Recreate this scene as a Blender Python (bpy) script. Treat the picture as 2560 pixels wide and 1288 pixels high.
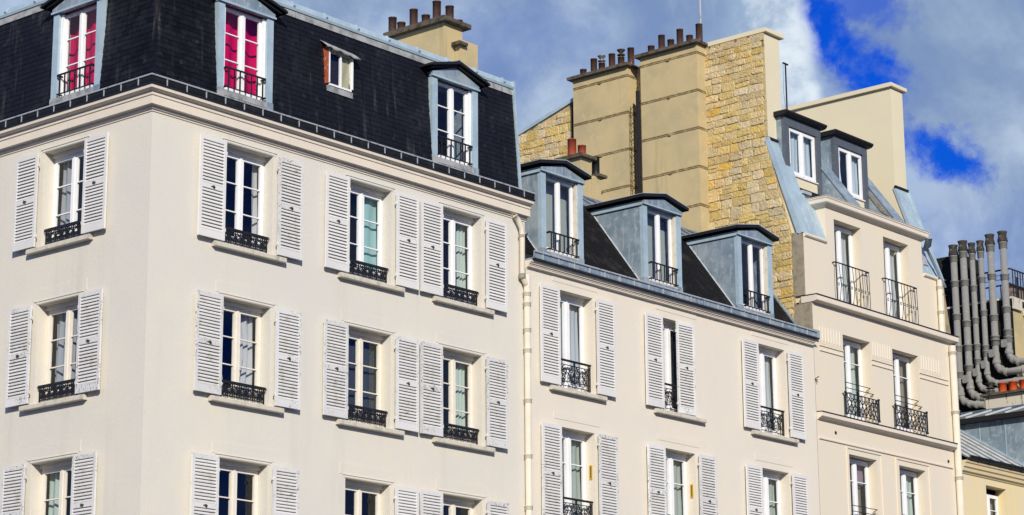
import bpy, math, random
from mathutils import Vector, Matrix
random.seed(11)
for _o in list(bpy.data.objects): bpy.data.objects.remove(_o)
scene = bpy.context.scene
COL = scene.collection
R = math.radians

# ------------------------------------------------------------------ camera
YAW, PITCH, ROLL = R(40.33669), R(14.12974), R(-0.41898)
CAM_LOC = Vector((-28.074, -32.571, 1.65))
fwd = Vector((math.cos(PITCH)*math.cos(YAW), math.cos(PITCH)*math.sin(YAW), math.sin(PITCH)))
rt = Vector((math.sin(YAW), -math.cos(YAW), 0)); up = rt.cross(fwd)
rt2 = math.cos(ROLL)*rt + math.sin(ROLL)*up; up2 = -math.sin(ROLL)*rt + math.cos(ROLL)*up
cam = bpy.data.objects.new('camera', bpy.data.cameras.new('camera')); COL.objects.link(cam)
cam.matrix_world = Matrix(((rt2.x, up2.x, -fwd.x, CAM_LOC.x), (rt2.y, up2.y, -fwd.y, CAM_LOC.y), (rt2.z, up2.z, -fwd.z, CAM_LOC.z), (0, 0, 0, 1)))
cam.data.sensor_width = 36; cam.data.lens = 5993.8/2560*36; cam.data.clip_end = 3000
scene.camera = cam

# ------------------------------------------------------------------ sun, sky, exposure
SUN_EL, SUN_A = R(25.5), R(42)            # azimuth measured from -Y towards -X
SUN_DIR = Vector((-math.sin(SUN_A)*math.cos(SUN_EL), -math.cos(SUN_A)*math.cos(SUN_EL), math.sin(SUN_EL)))
sun = bpy.data.objects.new('sun', bpy.data.lights.new('sun', 'SUN')); COL.objects.link(sun)
sun.data.energy = 4.9; sun.data.angle = R(0.5); sun.data.color = (1.0, 0.925, 0.80)
sun.rotation_euler = (-SUN_DIR).to_track_quat('-Z', 'Y').to_euler(); sun.location = (-20, -30, 40)
scene.view_settings.view_transform = 'Standard'; scene.view_settings.look = 'None'
scene.view_settings.exposure = 0.0; scene.view_settings.gamma = 1.0

world = bpy.data.worlds.new('World'); scene.world = world; world.use_nodes = True
wt = world.node_tree; wt.nodes.clear()
def wn(t, **kw):
    n = wt.nodes.new(t)
    for k, v in kw.items(): setattr(n, k, v)
    return n
def wl(a, b): wt.links.new(a, b)
def wmath(op, a, b=None, clamp=False):
    n = wn('ShaderNodeMath', operation=op, use_clamp=clamp)
    for i, v in enumerate((a, b)):
        if v is None: continue
        if isinstance(v, (int, float)): n.inputs[i].default_value = v
        else: wl(v, n.inputs[i])
    return n.outputs[0]
def wdot(a, v):
    n = wn('ShaderNodeVectorMath', operation='DOT_PRODUCT'); wl(a, n.inputs[0]); n.inputs[1].default_value = v
    return n.outputs['Value']
def wmix(f, a, b, t='MIX'):
    n = wn('ShaderNodeMix', data_type='RGBA', blend_type=t)
    for s, v in ((n.inputs[0], f), (n.inputs[6], a), (n.inputs[7], b)):
        if isinstance(v, (int, float)): s.default_value = v
        elif isinstance(v, tuple): s.default_value = (*v, 1)
        else: wl(v, s)
    return n.outputs[2]
def wnoise(vec, scale, detail=6, rough=.55, dist=0):
    n = wn('ShaderNodeTexNoise'); wl(vec, n.inputs['Vector'])
    n.inputs['Scale'].default_value = scale; n.inputs['Detail'].default_value = detail
    n.inputs['Roughness'].default_value = rough; n.inputs['Distortion'].default_value = dist
    return n.outputs['Fac']
def wstep(x, a, b):
    n = wn('ShaderNodeMapRange', interpolation_type='SMOOTHSTEP'); wl(x, n.inputs[0])
    n.inputs[1].default_value = a; n.inputs[2].default_value = b
    return n.outputs[0]
sky = wn('ShaderNodeTexSky', sky_type='NISHITA', sun_disc=False)
sky.sun_elevation = SUN_EL; sky.sun_rotation = math.atan2(SUN_DIR.x, SUN_DIR.y) % (2*math.pi)
sky.air_density = 1.0; sky.dust_density = 0.4; sky.ozone_density = 4.0
tc = wn('ShaderNodeTexCoord'); dvec = tc.outputs['Generated']
# broken cumulus: big noise makes the cover, two openings sit where the clouds part above the roofs
horiz = Vector((math.cos(YAW), math.sin(YAW), 0)); side = Vector((math.sin(YAW), -math.cos(YAW), 0))
T0 = R(14.13); ax_f = math.cos(T0)*horiz + Vector((0, 0, math.sin(T0))); ax_u = side.cross(ax_f)
den = wmath('MAXIMUM', wdot(dvec, ax_f), 0.02)
gu = wmath('DIVIDE', wdot(dvec, side), den); gv = wmath('DIVIDE', wdot(dvec, ax_u), den)
n_big = wnoise(dvec, 5.5, 7, .55, .3); n_mid = wnoise(dvec, 17, 8, .6, .4); n_fin = wnoise(dvec, 42, 7, .62, .2); n_vf = wnoise(dvec, 130, 6, .62, .3)
def px(x, y): return ((x-1280)/5993.8, -(y-644)/5993.8)
front = wstep(wdot(dvec, ax_f), .55, .75)
def opening(cx, cy, rx, ry, ang, wob, soft=.35):
    a, b = px(cx, cy)
    du = wmath('SUBTRACT', gu, a); dv = wmath('SUBTRACT', gv, b)
    c, s = math.cos(ang), math.sin(ang)
    p = wmath('ADD', wmath('MULTIPLY', du, c), wmath('MULTIPLY', dv, s))
    q = wmath('SUBTRACT', wmath('MULTIPLY', dv, c), wmath('MULTIPLY', du, s))
    p = wmath('DIVIDE', p, rx/5993.8); q = wmath('DIVIDE', q, ry/5993.8)
    d = wmath('SQRT', wmath('ADD', wmath('MULTIPLY', p, p), wmath('MULTIPLY', q, q)))
    d = wmath('ADD', d, wmath('MULTIPLY', wmath('SUBTRACT', n_mid, .5), wob))
    d = wmath('ADD', d, wmath('MULTIPLY', wmath('SUBTRACT', n_fin, .5), wob*1.2))
    d = wmath('ADD', d, wmath('MULTIPLY', wmath('SUBTRACT', n_vf, .5), wob*.8))
    return wmath('MULTIPLY', wmath('SUBTRACT', 1.0, wstep(d, 1-soft, 1+soft)), front)
def mx(*a):
    r = a[0]
    for b in a[1:]: r = wmath('MAXIMUM', r, b)
    return r
def sc(a, k): return wmath('MULTIPLY', a, k)
blue = mx(opening(2150, 165, 125, 72, R(-27), 1.3, .5), opening(2045, 70, 75, 100, R(0), 1.1, .5), sc(opening(2130, 0, 110, 55, R(-20), 2.4, .8), .7),
          sc(opening(2365, 395, 115, 50, R(-32), 2.2, .75), 1.0), sc(opening(2420, 640, 330, 150, R(-6), 1.4, .8), .16), sc(opening(1250, 120, 300, 130, R(10), 1.5, .8), .16))
blue = wmath('MAXIMUM', blue, wmath('MULTIPLY', wmath('SUBTRACT', 1.0, wstep(n_big, .40, .56)), wmath('SUBTRACT', 1.0, sc(wstep(wdot(dvec, ax_f), .80, .93), .85))))  # unseen sky opened to blue to weaken fill; cloud bank kept ahead
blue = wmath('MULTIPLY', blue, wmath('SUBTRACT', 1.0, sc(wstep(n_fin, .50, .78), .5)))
cap = wn('ShaderNodeVectorMath', operation='MINIMUM'); wl(sky.outputs[0], cap.inputs[0]); cap.inputs[1].default_value = (3.0, 3.9, 5.4)  # clips the bright sky round the sun to reduce blue fill
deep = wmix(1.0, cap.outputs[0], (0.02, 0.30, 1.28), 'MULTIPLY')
billow = wstep(wmath('ADD', sc(n_mid, .5), wmath('ADD', sc(n_big, .5), sc(n_fin, .15))), .50, .80)
billow = mx(billow, sc(opening(2320, 480, 140, 80, R(-30), 1.5, .8), .65))
cloud = wmix(billow, (2.15, 3.15, 5.1), (5.6, 6.8, 8.3))
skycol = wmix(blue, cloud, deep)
head = opening(1930, 130, 108, 225, R(9), .55, .22)
head = mx(head, opening(2010, 240, 52, 45, 0, .7, .3))
hbright = wstep(wmath('ADD', wmath('ADD', sc(n_fin, .7), sc(n_vf, .35)), sc(wmath('SUBTRACT', gu, px(1935, 0)[0]), 9.0)), .38, .72)
skycol = wmix(head, skycol, wmix(hbright, (3.1, 4.3, 6.2), (7.6, 8.5, 9.3)))
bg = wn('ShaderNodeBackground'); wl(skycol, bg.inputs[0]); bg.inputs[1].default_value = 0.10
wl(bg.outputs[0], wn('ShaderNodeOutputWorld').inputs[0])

# ------------------------------------------------------------------ materials
def mat(name, col, rough=.8, metal=0.0, var=None, streak=None, chips=None, bump=None, rand=0.0, spec=.3, sat=None):
    m = bpy.data.materials.new(name); m.use_nodes = True
    t = m.node_tree; b = t.nodes['Principled BSDF']; L = t.links.new
    b.inputs['Roughness'].default_value = rough; b.inputs['Metallic'].default_value = metal
    b.inputs['Specular IOR Level'].default_value = spec
    pos = t.nodes.new('ShaderNodeNewGeometry').outputs['Position']
    def noise(scale, detail=5, stretch=None, rough=.6):
        v = pos
        if stretch:
            mp = t.nodes.new('ShaderNodeMapping'); L(pos, mp.inputs[0]); mp.inputs['Scale'].default_value = stretch; v = mp.outputs[0]
        n = t.nodes.new('ShaderNodeTexNoise'); L(v, n.inputs['Vector']); n.inputs['Scale'].default_value = scale
        n.inputs['Detail'].default_value = detail; n.inputs['Roughness'].default_value = rough
        return n.outputs['Fac']
    def mix(f, a, c, bt='MIX'):
        n = t.nodes.new('ShaderNodeMix'); n.data_type = 'RGBA'; n.blend_type = bt
        for s, v in ((n.inputs[0], f), (n.inputs[6], a), (n.inputs[7], c)):
            if isinstance(v, (int, float)): s.default_value = v
            elif isinstance(v, tuple): s.default_value = (*v, 1)
            else: L(v, s)
        return n.outputs[2]
    def ramp(f, a, c):
        n = t.nodes.new('ShaderNodeMapRange'); n.interpolation_type = 'SMOOTHSTEP'; L(f, n.inputs[0])
        n.inputs[1].default_value = a; n.inputs[2].default_value = c
        return n.outputs[0]
    c = tuple(col)
    if var:                                                  # (scale, colour2, ...)
        for sc, c2, lo, hi in ([var] if not isinstance(var, list) else var):
            c = mix(ramp(noise(sc), lo, hi), c, tuple(c2))
    if streak:
        for sc, c2, lo, hi, st in ([streak] if not isinstance(streak, list) else streak):
            c = mix(ramp(noise(sc, 4, st), lo, hi), c, tuple(c2))
    if rand:
        oi = t.nodes.new('ShaderNodeObjectInfo').outputs['Random']
        mr = t.nodes.new('ShaderNodeMapRange'); L(oi, mr.inputs[0]); mr.inputs[3].default_value = 1-rand; mr.inputs[4].default_value = 1+rand
        hs = t.nodes.new('ShaderNodeHueSaturation'); L(mr.outputs[0], hs.inputs['Value'])
        if sat:
            m2 = t.nodes.new('ShaderNodeMath'); m2.operation = 'FRACT'; m3 = t.nodes.new('ShaderNodeMath'); m3.operation = 'MULTIPLY'
            L(oi, m3.inputs[0]); m3.inputs[1].default_value = 7.31; L(m3.outputs[0], m2.inputs[0])
            m4 = t.nodes.new('ShaderNodeMapRange'); L(m2.outputs[0], m4.inputs[0]); m4.inputs[3].default_value = 1-sat; m4.inputs[4].default_value = 1+sat
            L(m4.outputs[0], hs.inputs['Saturation'])
        if isinstance(c, tuple): hs.inputs['Color'].default_value = (*c, 1)
        else: L(c, hs.inputs['Color'])
        c = hs.outputs[0]
    if chips:
        sc, c2, lo, hi = chips
        f = ramp(noise(sc, 8, None, .7), lo, hi)
        g = ramp(noise(1.1, 2), .45, .62)
        mm = t.nodes.new('ShaderNodeMath'); mm.operation = 'MULTIPLY'; L(f, mm.inputs[0]); L(g, mm.inputs[1])
        c = mix(mm.outputs[0], c, tuple(c2))
    if isinstance(c, tuple): b.inputs['Base Color'].default_value = (*c, 1)
    else: L(c, b.inputs['Base Color'])
    if bump:
        sc, st, dist = bump
        bn = t.nodes.new('ShaderNodeBump'); L(noise(sc, 6), bn.inputs['Height']); bn.inputs['Strength'].default_value = st; bn.inputs['Distance'].default_value = dist
        L(bn.outputs[0], b.inputs['Normal'])
    return m

VS = (1.4, 1.4, .10)
P = {}
P['wall1'] = mat('cream_plaster', (.665, .625, .535), .9, var=[(.5, (.62, .595, .53), .32, .66), (2.6, (.675, .625, .51), .5, .75), (.17, (.615, .595, .54), .40, .65)], streak=[(1.2, (.575, .545, .475), .52, .80, VS), (3.2, (.54, .515, .45), .66, .84, (1.2, 1.2, .08))], bump=(14, .35, .012))
P['wall2'] = mat('pinkish_cream_plaster', (.69, .635, .535), .9, var=[(.6, (.66, .615, .535), .35, .7), (3, (.72, .64, .525), .5, .8)], streak=(1.2, (.63, .58, .50), .55, .82, VS), bump=(16, .3, .010))
P['wall3'] = mat('warm_cream_plaster', (.685, .61, .485), .9, var=[(.7, (.66, .605, .50), .35, .7), (3, (.69, .605, .45), .5, .8)], streak=(1.1, (.63, .545, .44), .58, .85, VS), bump=(18, .22, .008))
P['wall4'] = mat('yellow_plaster', (.70, .58, .34), .9, var=[(.9, (.66, .58, .40), .4, .7)], streak=(1.2, (.66, .53, .30), .5, .8, VS), bump=(16, .25, .008))
P['attic'] = mat('attic_cream_render', (.67, .605, .43), .9, var=(.8, (.64, .585, .42), .35, .7), bump=(16, .2, .006))
P['cornice'] = mat('cornice_stone', (.69, .62, .52), .85, var=[(1.5, (.64, .585, .50), .4, .7), (9, (.58, .54, .47), .58, .75)], bump=(20, .25, .008))
P['sill'] = mat('stained_sill_stone', (.57, .53, .445), .9, var=[(7, (.42, .40, .33), .48, .72)], streak=(5, (.30, .31, .27), .56, .75, (1, 1, .25)), bump=(30, .3, .006))
P['white'] = mat('white_window_paint', (.80, .80, .80), .45, var=(3, (.74, .75, .76), .4, .7))
P['cwhite'] = mat('cream_window_paint', (.74, .69, .60), .55, var=(4, (.68, .64, .56), .4, .7))
SH = dict(var=(2.5, (.63, .63, .625), .4, .75), bump=(40, .2, .003))
P['shut'] = mat('clean_shutter_paint', (.68, .67, .645), .6, rand=.04, **SH)
P['shutw'] = mat('flaking_shutter_paint', (.65, .65, .64), .7, rand=.07, chips=(30, (.17, .155, .13), .52, .60), streak=(9, (.42, .38, .32), .58, .76, (1, 1, .5)), **SH)
P['slatw'] = mat('weathered_slat_paint', (.62, .61, .585), .7, rand=.06, streak=[(7, (.50, .46, .39), .54, .74, (1, 1, .5)), (14, (.30, .27, .22), .64, .74, (.4, .4, 1))], **SH)
P['iron'] = mat('black_iron', (.010, .010, .012), .5, spec=.4)
P['latch'] = mat('dark_latch_iron', (.05, .045, .04), .6)
P['slate'] = mat('black_slate', (.0048, .0056, .009), .6, rand=.55, spec=.16, var=[(1.1, (.010, .0112, .0155), .42, .72), (7, (.003, .0035, .006), .50, .66), (5.3, (.016, .017, .021), .56, .72)], streak=[(3.0, (.045, .046, .049), .56, .84, (1.8, 1.8, .14)), (5.0, (.003, .003, .004), .56, .74, (1.8, 1.8, .12))], bump=(35, .4, .004))
P['slate2'] = mat('sooty_slate', (.007, .007, .008), .75, rand=.4, spec=.12, var=(2.5, (.028, .026, .022), .5, .75), bump=(35, .4, .004))
P['deck'] = mat('roof_underlay', (.012, .012, .014), .9)
P['zinc'] = mat('blue_grey_zinc', (.25, .315, .37), .5, metal=.15, var=[(2.0, (.17, .235, .295), .35, .62), (6, (.36, .42, .46), .50, .72), (1.1, (.33, .385, .42), .50, .68)], streak=[(5, (.40, .46, .50), .52, .78, (2.2, 2.2, .35)), (4, (.13, .19, .245), .56, .76, (2, 2, .25))], bump=(8, .15, .006), spec=.4)
P['zincl'] = mat('bright_zinc', (.40, .51, .575), .45, metal=.15, var=[(2.5, (.32, .425, .49), .35, .7), (9, (.52, .585, .61), .55, .8)], bump=(9, .15, .005), spec=.45)
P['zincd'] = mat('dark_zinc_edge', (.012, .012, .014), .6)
P['zincg'] = mat('grey_zinc', (.17, .165, .155), .65, var=[(3, (.12, .117, .11), .4, .7)], streak=(4, (.25, .245, .23), .55, .8, (1.5, 1.5, .3)), spec=.25)
P['rib'] = mat('pale_zinc_rib', (.50, .54, .56), .5, var=(6, (.38, .42, .45), .45, .7))
P['gut1'] = mat('black_gutter_zinc', (.012, .014, .017), .5, metal=.1, spec=.2, var=(5, (.024, .028, .031), .45, .75))
P['rim'] = mat('gutter_rim_zinc', (.42, .44, .46), .45, metal=.2, var=(8, (.22, .23, .24), .5, .7))
P['lead'] = mat('weathered_lead', (.36, .37, .37), .6, var=(4, (.17, .18, .18), .4, .7), streak=(5, (.10, .10, .10), .6, .8, (1.5, 1.5, .2)), bump=(20, .3, .006))
P['mortar'] = mat('lime_mortar', (.52, .41, .21), .95, var=[(2, (.40, .31, .155), .42, .7), (7, (.10, .075, .038), .54, .64)], bump=(25, .8, .04))
P['stone'] = mat('rubble_limestone', (.60, .46, .215), .92, rand=.15, sat=.22, var=[(.9, (.61, .40, .13), .50, .70), (6, (.50, .40, .22), .45, .70), (15, (.33, .25, .125), .58, .70), (24, (.66, .54, .31), .58, .75)], streak=(1.6, (.36, .28, .16), .60, .78, (1, 1, .7)), bump=(18, .9, .05))
P['khaki'] = mat('khaki_chimney_render', (.50, .40, .215), .92, var=[(.9, (.40, .335, .19), .35, .7), (4, (.53, .43, .235), .5, .8)], streak=(2.2, (.32, .265, .155), .58, .85, VS), bump=(20, .3, .01))
P['capst'] = mat('mossy_cap_stone', (.105, .088, .062), .95, var=(6, (.04, .035, .027), .42, .7), bump=(25, .5, .01))
P['band'] = mat('rusted_strap_iron', (.17, .115, .05), .8, var=(7, (.40, .31, .15), .45, .68))
P['pot'] = mat('brown_glazed_pot', (.085, .045, .035), .32, spec=.5, var=(6, (.05, .03, .026), .45, .7))
P['potr'] = mat('red_clay_pot', (.33, .065, .035), .5, var=(8, (.24, .05, .03), .45, .7))
P['poto'] = mat('orange_clay_pot', (.58, .085, .018), .6, var=(8, (.42, .06, .02), .45, .7))
P['cowl'] = mat('dull_metal_cowl', (.22, .22, .22), .4, metal=.6)
P['pipe'] = mat('painted_cast_iron_pipe', (.66, .605, .49), .6, var=(3, (.60, .55, .45), .4, .7))
P['flue'] = mat('grey_cement_flue', (.22, .22, .21), .75, var=[(3, (.22, .22, .21), .4, .7), (14, (.36, .36, .34), .55, .75)], streak=(3, (.15, .145, .13), .6, .8, (1.5, 1.5, .25)), bump=(25, .3, .006))
P['soot'] = mat('sooty_wall_and_gap', (.010, .010, .011), .95, var=(2, (.017, .016, .015), .45, .7))
P['sootc'] = mat('sooty_cowl', (.035, .030, .024), .8, var=(9, (.11, .095, .07), .52, .7))
P['frameg'] = mat('dark_grey_dormer_paint', (.085, .10, .12), .5, var=(8, (.12, .135, .15), .5, .75))
P['greyst'] = mat('weathered_quoin_render', (.30, .26, .19), .95, var=(5, (.20, .175, .13), .42, .7), bump=(20, .4, .01))
P['stained'] = mat('stained_plaster', (.55, .51, .42), .9, streak=(5, (.09, .075, .05), .56, .66, (1.6, 1.6, .35)), bump=(20, .4, .01))
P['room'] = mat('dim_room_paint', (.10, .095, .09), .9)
P['wood'] = mat('grey_louvre_wood', (.26, .235, .19), .8, var=(9, (.17, .155, .13), .45, .7))
P['redwood'] = mat('rust_red_wood', (.34, .075, .03), .7, var=(9, (.50, .30, .2), .5, .7))
P['yellow'] = mat('yellow_enamel', (.60, .40, .05), .5)
P['brown'] = mat('brown_plate', (.14, .075, .02), .5)
P['asphalt'] = mat('asphalt', (.055, .054, .052), .9, var=(3, (.045, .044, .043), .4, .7), bump=(60, .4, .01))
P['paving'] = mat('paving_stone', (.22, .21, .195), .9, var=(2, (.18, .172, .16), .4, .7), bump=(30, .3, .006))
P['bluep'] = mat('blue_plastic', (.02, .09, .5), .4)
P['whitep'] = mat('white_board', (.75, .75, .74), .6)
P['brick'] = mat('dull_brown_brick', (.20, .155, .12), .9, var=(7, (.13, .10, .08), .45, .7))

def glass_mat(name, tint, boost):
    m = bpy.data.materials.new(name); m.use_nodes = True; t = m.node_tree; t.nodes.clear()
    o = t.nodes.new('ShaderNodeOutputMaterial'); mx = t.nodes.new('ShaderNodeMixShader')
    tr = t.nodes.new('ShaderNodeBsdfTransparent'); tr.inputs[0].default_value = (*tint, 1)
    gl = t.nodes.new('ShaderNodeBsdfGlossy'); gl.inputs['Roughness'].default_value = .02; gl.inputs[0].default_value = (.9, .95, 1, 1)
    lw = t.nodes.new('ShaderNodeLayerWeight'); lw.inputs[0].default_value = .5
    pw = t.nodes.new('ShaderNodeMath'); pw.operation = 'POWER'; pw.inputs[1].default_value = 5
    mu = t.nodes.new('ShaderNodeMath'); mu.operation = 'MULTIPLY_ADD'; mu.use_clamp = True; mu.inputs[1].default_value = .9; mu.inputs[2].default_value = .04*boost
    t.links.new(lw.outputs['Facing'], pw.inputs[0]); t.links.new(pw.outputs[0], mu.inputs[0]); t.links.new(mu.outputs[0], mx.inputs[0])
    t.links.new(tr.outputs[0], mx.inputs[1]); t.links.new(gl.outputs[0], mx.inputs[2]); t.links.new(mx.outputs[0], o.inputs[0])
    return m
P['glass'] = glass_mat('window_glass', (.90, .92, .94), 1.3)

def cloth(name, col, trans=.25):
    m = bpy.data.materials.new(name); m.use_nodes = True; t = m.node_tree; t.nodes.clear()
    o = t.nodes.new('ShaderNodeOutputMaterial'); mx = t.nodes.new('ShaderNodeMixShader'); mx.inputs[0].default_value = trans
    d = t.nodes.new('ShaderNodeBsdfDiffuse'); tl = t.nodes.new('ShaderNodeBsdfTranslucent')
    pos = t.nodes.new('ShaderNodeNewGeometry'); mp = t.nodes.new('ShaderNodeMapping'); mp.inputs['Scale'].default_value = (9, 9, .5)
    nz = t.nodes.new('ShaderNodeTexNoise'); nz.inputs['Scale'].default_value = 2; nz.inputs['Detail'].default_value = 3
    t.links.new(pos.outputs['Position'], mp.inputs[0]); t.links.new(mp.outputs[0], nz.inputs['Vector'])
    mr = t.nodes.new('ShaderNodeMix'); mr.data_type = 'RGBA'; mr.inputs[6].default_value = (*[c*.82 for c in col], 1); mr.inputs[7].default_value = (*col, 1)
    t.links.new(nz.outputs['Fac'], mr.inputs[0])
    for n in (d, tl): t.links.new(mr.outputs[2], n.inputs[0])
    t.links.new(d.outputs[0], mx.inputs[1]); t.links.new(tl.outputs[0], mx.inputs[2]); t.links.new(mx.outputs[0], o.inputs[0])
    return m
CL = {k: cloth(k+'_cloth', v) for k, v in dict(pink=(.80, .008, .13), white=(.66, .67, .68), grey=(.42, .45, .49), green=(.46, .53, .47), teal=(.42, .70, .68),
      mint=(.58, .70, .62), dark=(.07, .085, .10), sheer=(.56, .62, .68), pale=(.56, .62, .62), olive=(.30, .28, .22), orange=(.50, .20, .07), straw=(.62, .60, .38), mauve=(.36, .27, .36), sky=(.60, .72, .78), blue=(.03, .30, .70), blind=(.50, .56, .53), tan=(.42, .30, .15)).items()}

# ------------------------------------------------------------------ mesh helpers
class MB:
    def __init__(s): s.v, s.f, s.sm = [], [], []
    def add(s, vs, fs, smooth=False):
        b = len(s.v); s.v += [tuple(v) for v in vs]
        for f in fs: s.f.append(tuple(i+b for i in f)); s.sm.append(smooth)
        return s
    def box(s, x0, x1, y0, y1, z0, z1, M=None):
        vs = [Vector((x, y, z)) for x in (x0, x1) for y in (y0, y1) for z in (z0, z1)]
        if M: vs = [M @ v for v in vs]
        return s.add(vs, [(0, 1, 3, 2), (4, 6, 7, 5), (0, 4, 5, 1), (2, 3, 7, 6), (0, 2, 6, 4), (1, 5, 7, 3)])
    def bbox(s, x0, x1, y0, y1, z0, z1, b=.01, M=None):
        """box with chamfered long edges (profile in the two shorter axes left to x-extrusion)"""
        pr = [(y0+b, z0), (y1-b, z0), (y1, z0+b), (y1, z1-b), (y1-b, z1), (y0+b, z1), (y0, z1-b), (y0, z0+b)]
        vs = [Vector((x, p[0], p[1])) for x in (x0, x1) for p in pr]
        if M: vs = [M @ v for v in vs]
        return s.add(vs, [tuple(range(7, -1, -1)), tuple(range(8, 16))] + [(i, (i+1) % 8, 8+(i+1) % 8, 8+i) for i in range(8)])
    def quad(s, *p): return s.add(p, [tuple(range(len(p)))])
    def prism(s, poly, fn, t0, t1):
        """poly [(a,b)], fn(a,b,t)->xyz"""
        n = len(poly); vs = [fn(a, b, t) for t in (t0, t1) for a, b in poly]
        return s.add(vs, [tuple(range(n-1, -1, -1)), tuple(range(n, 2*n))] + [(i, (i+1) % n, n+(i+1) % n, n+i) for i in range(n)])
    def sweep(s, prof, stations):
        """closed profile swept through station functions p,z -> xyz"""
        n = len(prof); vs = [st(p, z) for st in stations for p, z in prof]; k = len(stations)
        fs = [tuple(range(n-1, -1, -1)), tuple(range((k-1)*n, k*n))]
        for j in range(k-1): fs += [(j*n+i, j*n+(i+1) % n, (j+1)*n+(i+1) % n, (j+1)*n+i) for i in range(n)]
        return s.add(vs, fs)
    def tube(s, pts, r, n=6, cap=True):
        pts = [Vector(p) for p in pts]; rs = r if isinstance(r, (list, tuple)) else [r]*len(pts)
        vs = []; prev = None
        for i, p in enumerate(pts):
            d = (pts[min(i+1, len(pts)-1)] - pts[max(i-1, 0)]).normalized()
            a = prev - d*prev.dot(d) if prev is not None else None
            if a is None or a.length < 1e-4:
                a = d.cross(Vector((0, 0, 1)))
                if a.length < .2: a = d.cross(Vector((1, 0, 0)))
            a.normalize(); prev = a; b = d.cross(a)
            for k in range(n):
                t = 2*math.pi*(k+.5)/n; vs.append(p + (a*math.cos(t) + b*math.sin(t))*rs[i])
        fs = [(i*n+k, i*n+(k+1) % n, (i+1)*n+(k+1) % n, (i+1)*n+k) for i in range(len(pts)-1) for k in range(n)]
        b0 = len(s.v); s.add(vs, fs, n > 5)
        if cap: s.f += [tuple(b0+k for k in range(n)), tuple(b0+(len(pts)-1)*n+k for k in range(n))]; s.sm += [False, False]
        return s
    def lathe(s, prof, c=(0, 0, 0), n=14, smooth=True):
        vs = [(c[0]+r*math.cos(2*math.pi*k/n), c[1]+r*math.sin(2*math.pi*k/n), c[2]+z) for r, z in prof for k in range(n)]
        return s.add(vs, [(i*n+k, i*n+(k+1) % n, (i+1)*n+(k+1) % n, (i+1)*n+k) for i in range(len(prof)-1) for k in range(n)], smooth)
    def mesh(s, name, m):
        me = bpy.data.meshes.new(name); me.from_pydata(s.v, [], s.f)
        if any(s.sm): me.polygons.foreach_set('use_smooth', s.sm)
        for mm in (m if isinstance(m, list) else [m]): me.materials.append(P[mm] if isinstance(mm, str) else mm)
        return me

W = {}
I4 = Matrix.Identity(4)
def put(o, M=None, parent=None):
    COL.objects.link(o); M = M.copy() if M is not None else I4.copy(); W[o] = M
    if parent is not None: o.parent = parent; o.matrix_basis = W[parent].inverted() @ M
    else: o.matrix_basis = M
    return o
def obj(name, mb, m=None, parent=None, M=None, kind=None, label=None, cat=None, group=None):
    me = mb.mesh(name, m) if isinstance(mb, MB) else mb
    o = put(bpy.data.objects.new(name, me), M, parent)
    tag(o, label, cat, group, kind); return o
def tag(o, label=None, cat=None, group=None, kind=None):
    for k, v in (('label', label), ('category', cat), ('group', group), ('kind', kind)):
        if v: o[k] = v
def thing(name, loc, label, cat, group=None):
    o = put(bpy.data.objects.new(name, None), Matrix.Translation(loc)); o.empty_display_size = .3
    tag(o, label, cat, group); return o
MC = {}
def cached(key, fn, m):
    if key not in MC: MC[key] = fn().mesh(str(key[0]), m)
    return MC[key]
def TR(x, y, z): return Matrix.Translation((x, y, z))
def FR(c, y0=0.0): return TR(c, y0, 0)
def FL(c, x0=0.0): return TR(x0, c, 0) @ Matrix.Rotation(-math.pi/2, 4, 'Z')

def wall(openings, a0, a1, z0, z1, depth=.32):
    """facade sheet in local coords (x along, y depth) with reveals"""
    mb = MB()
    xs = sorted({a0, a1, *[v for o in openings for v in o[:2]]}); zs = sorted({z0, z1, *[v for o in openings for v in o[2:4]]})
    for i in range(len(xs)-1):
        for j in range(len(zs)-1):
            cx, cz = (xs[i]+xs[i+1])/2, (zs[j]+zs[j+1])/2
            if any(o[0] < cx < o[1] and o[2] < cz < o[3] for o in openings): continue
            mb.quad((xs[i], 0, zs[j]), (xs[i+1], 0, zs[j]), (xs[i+1], 0, zs[j+1]), (xs[i], 0, zs[j+1]))
    for x0, x1, b, t in openings:
        d = depth
        mb.quad((x0, 0, b), (x0, d, b), (x0, d, t), (x0, 0, t)); mb.quad((x1, 0, b), (x1, 0, t), (x1, d, t), (x1, d, b))
        mb.quad((x0, 0, t), (x0, d, t), (x1, d, t), (x1, 0, t)); mb.quad((x0, 0, b), (x1, 0, b), (x1, d, b), (x0, d, b))
    return mb

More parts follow.
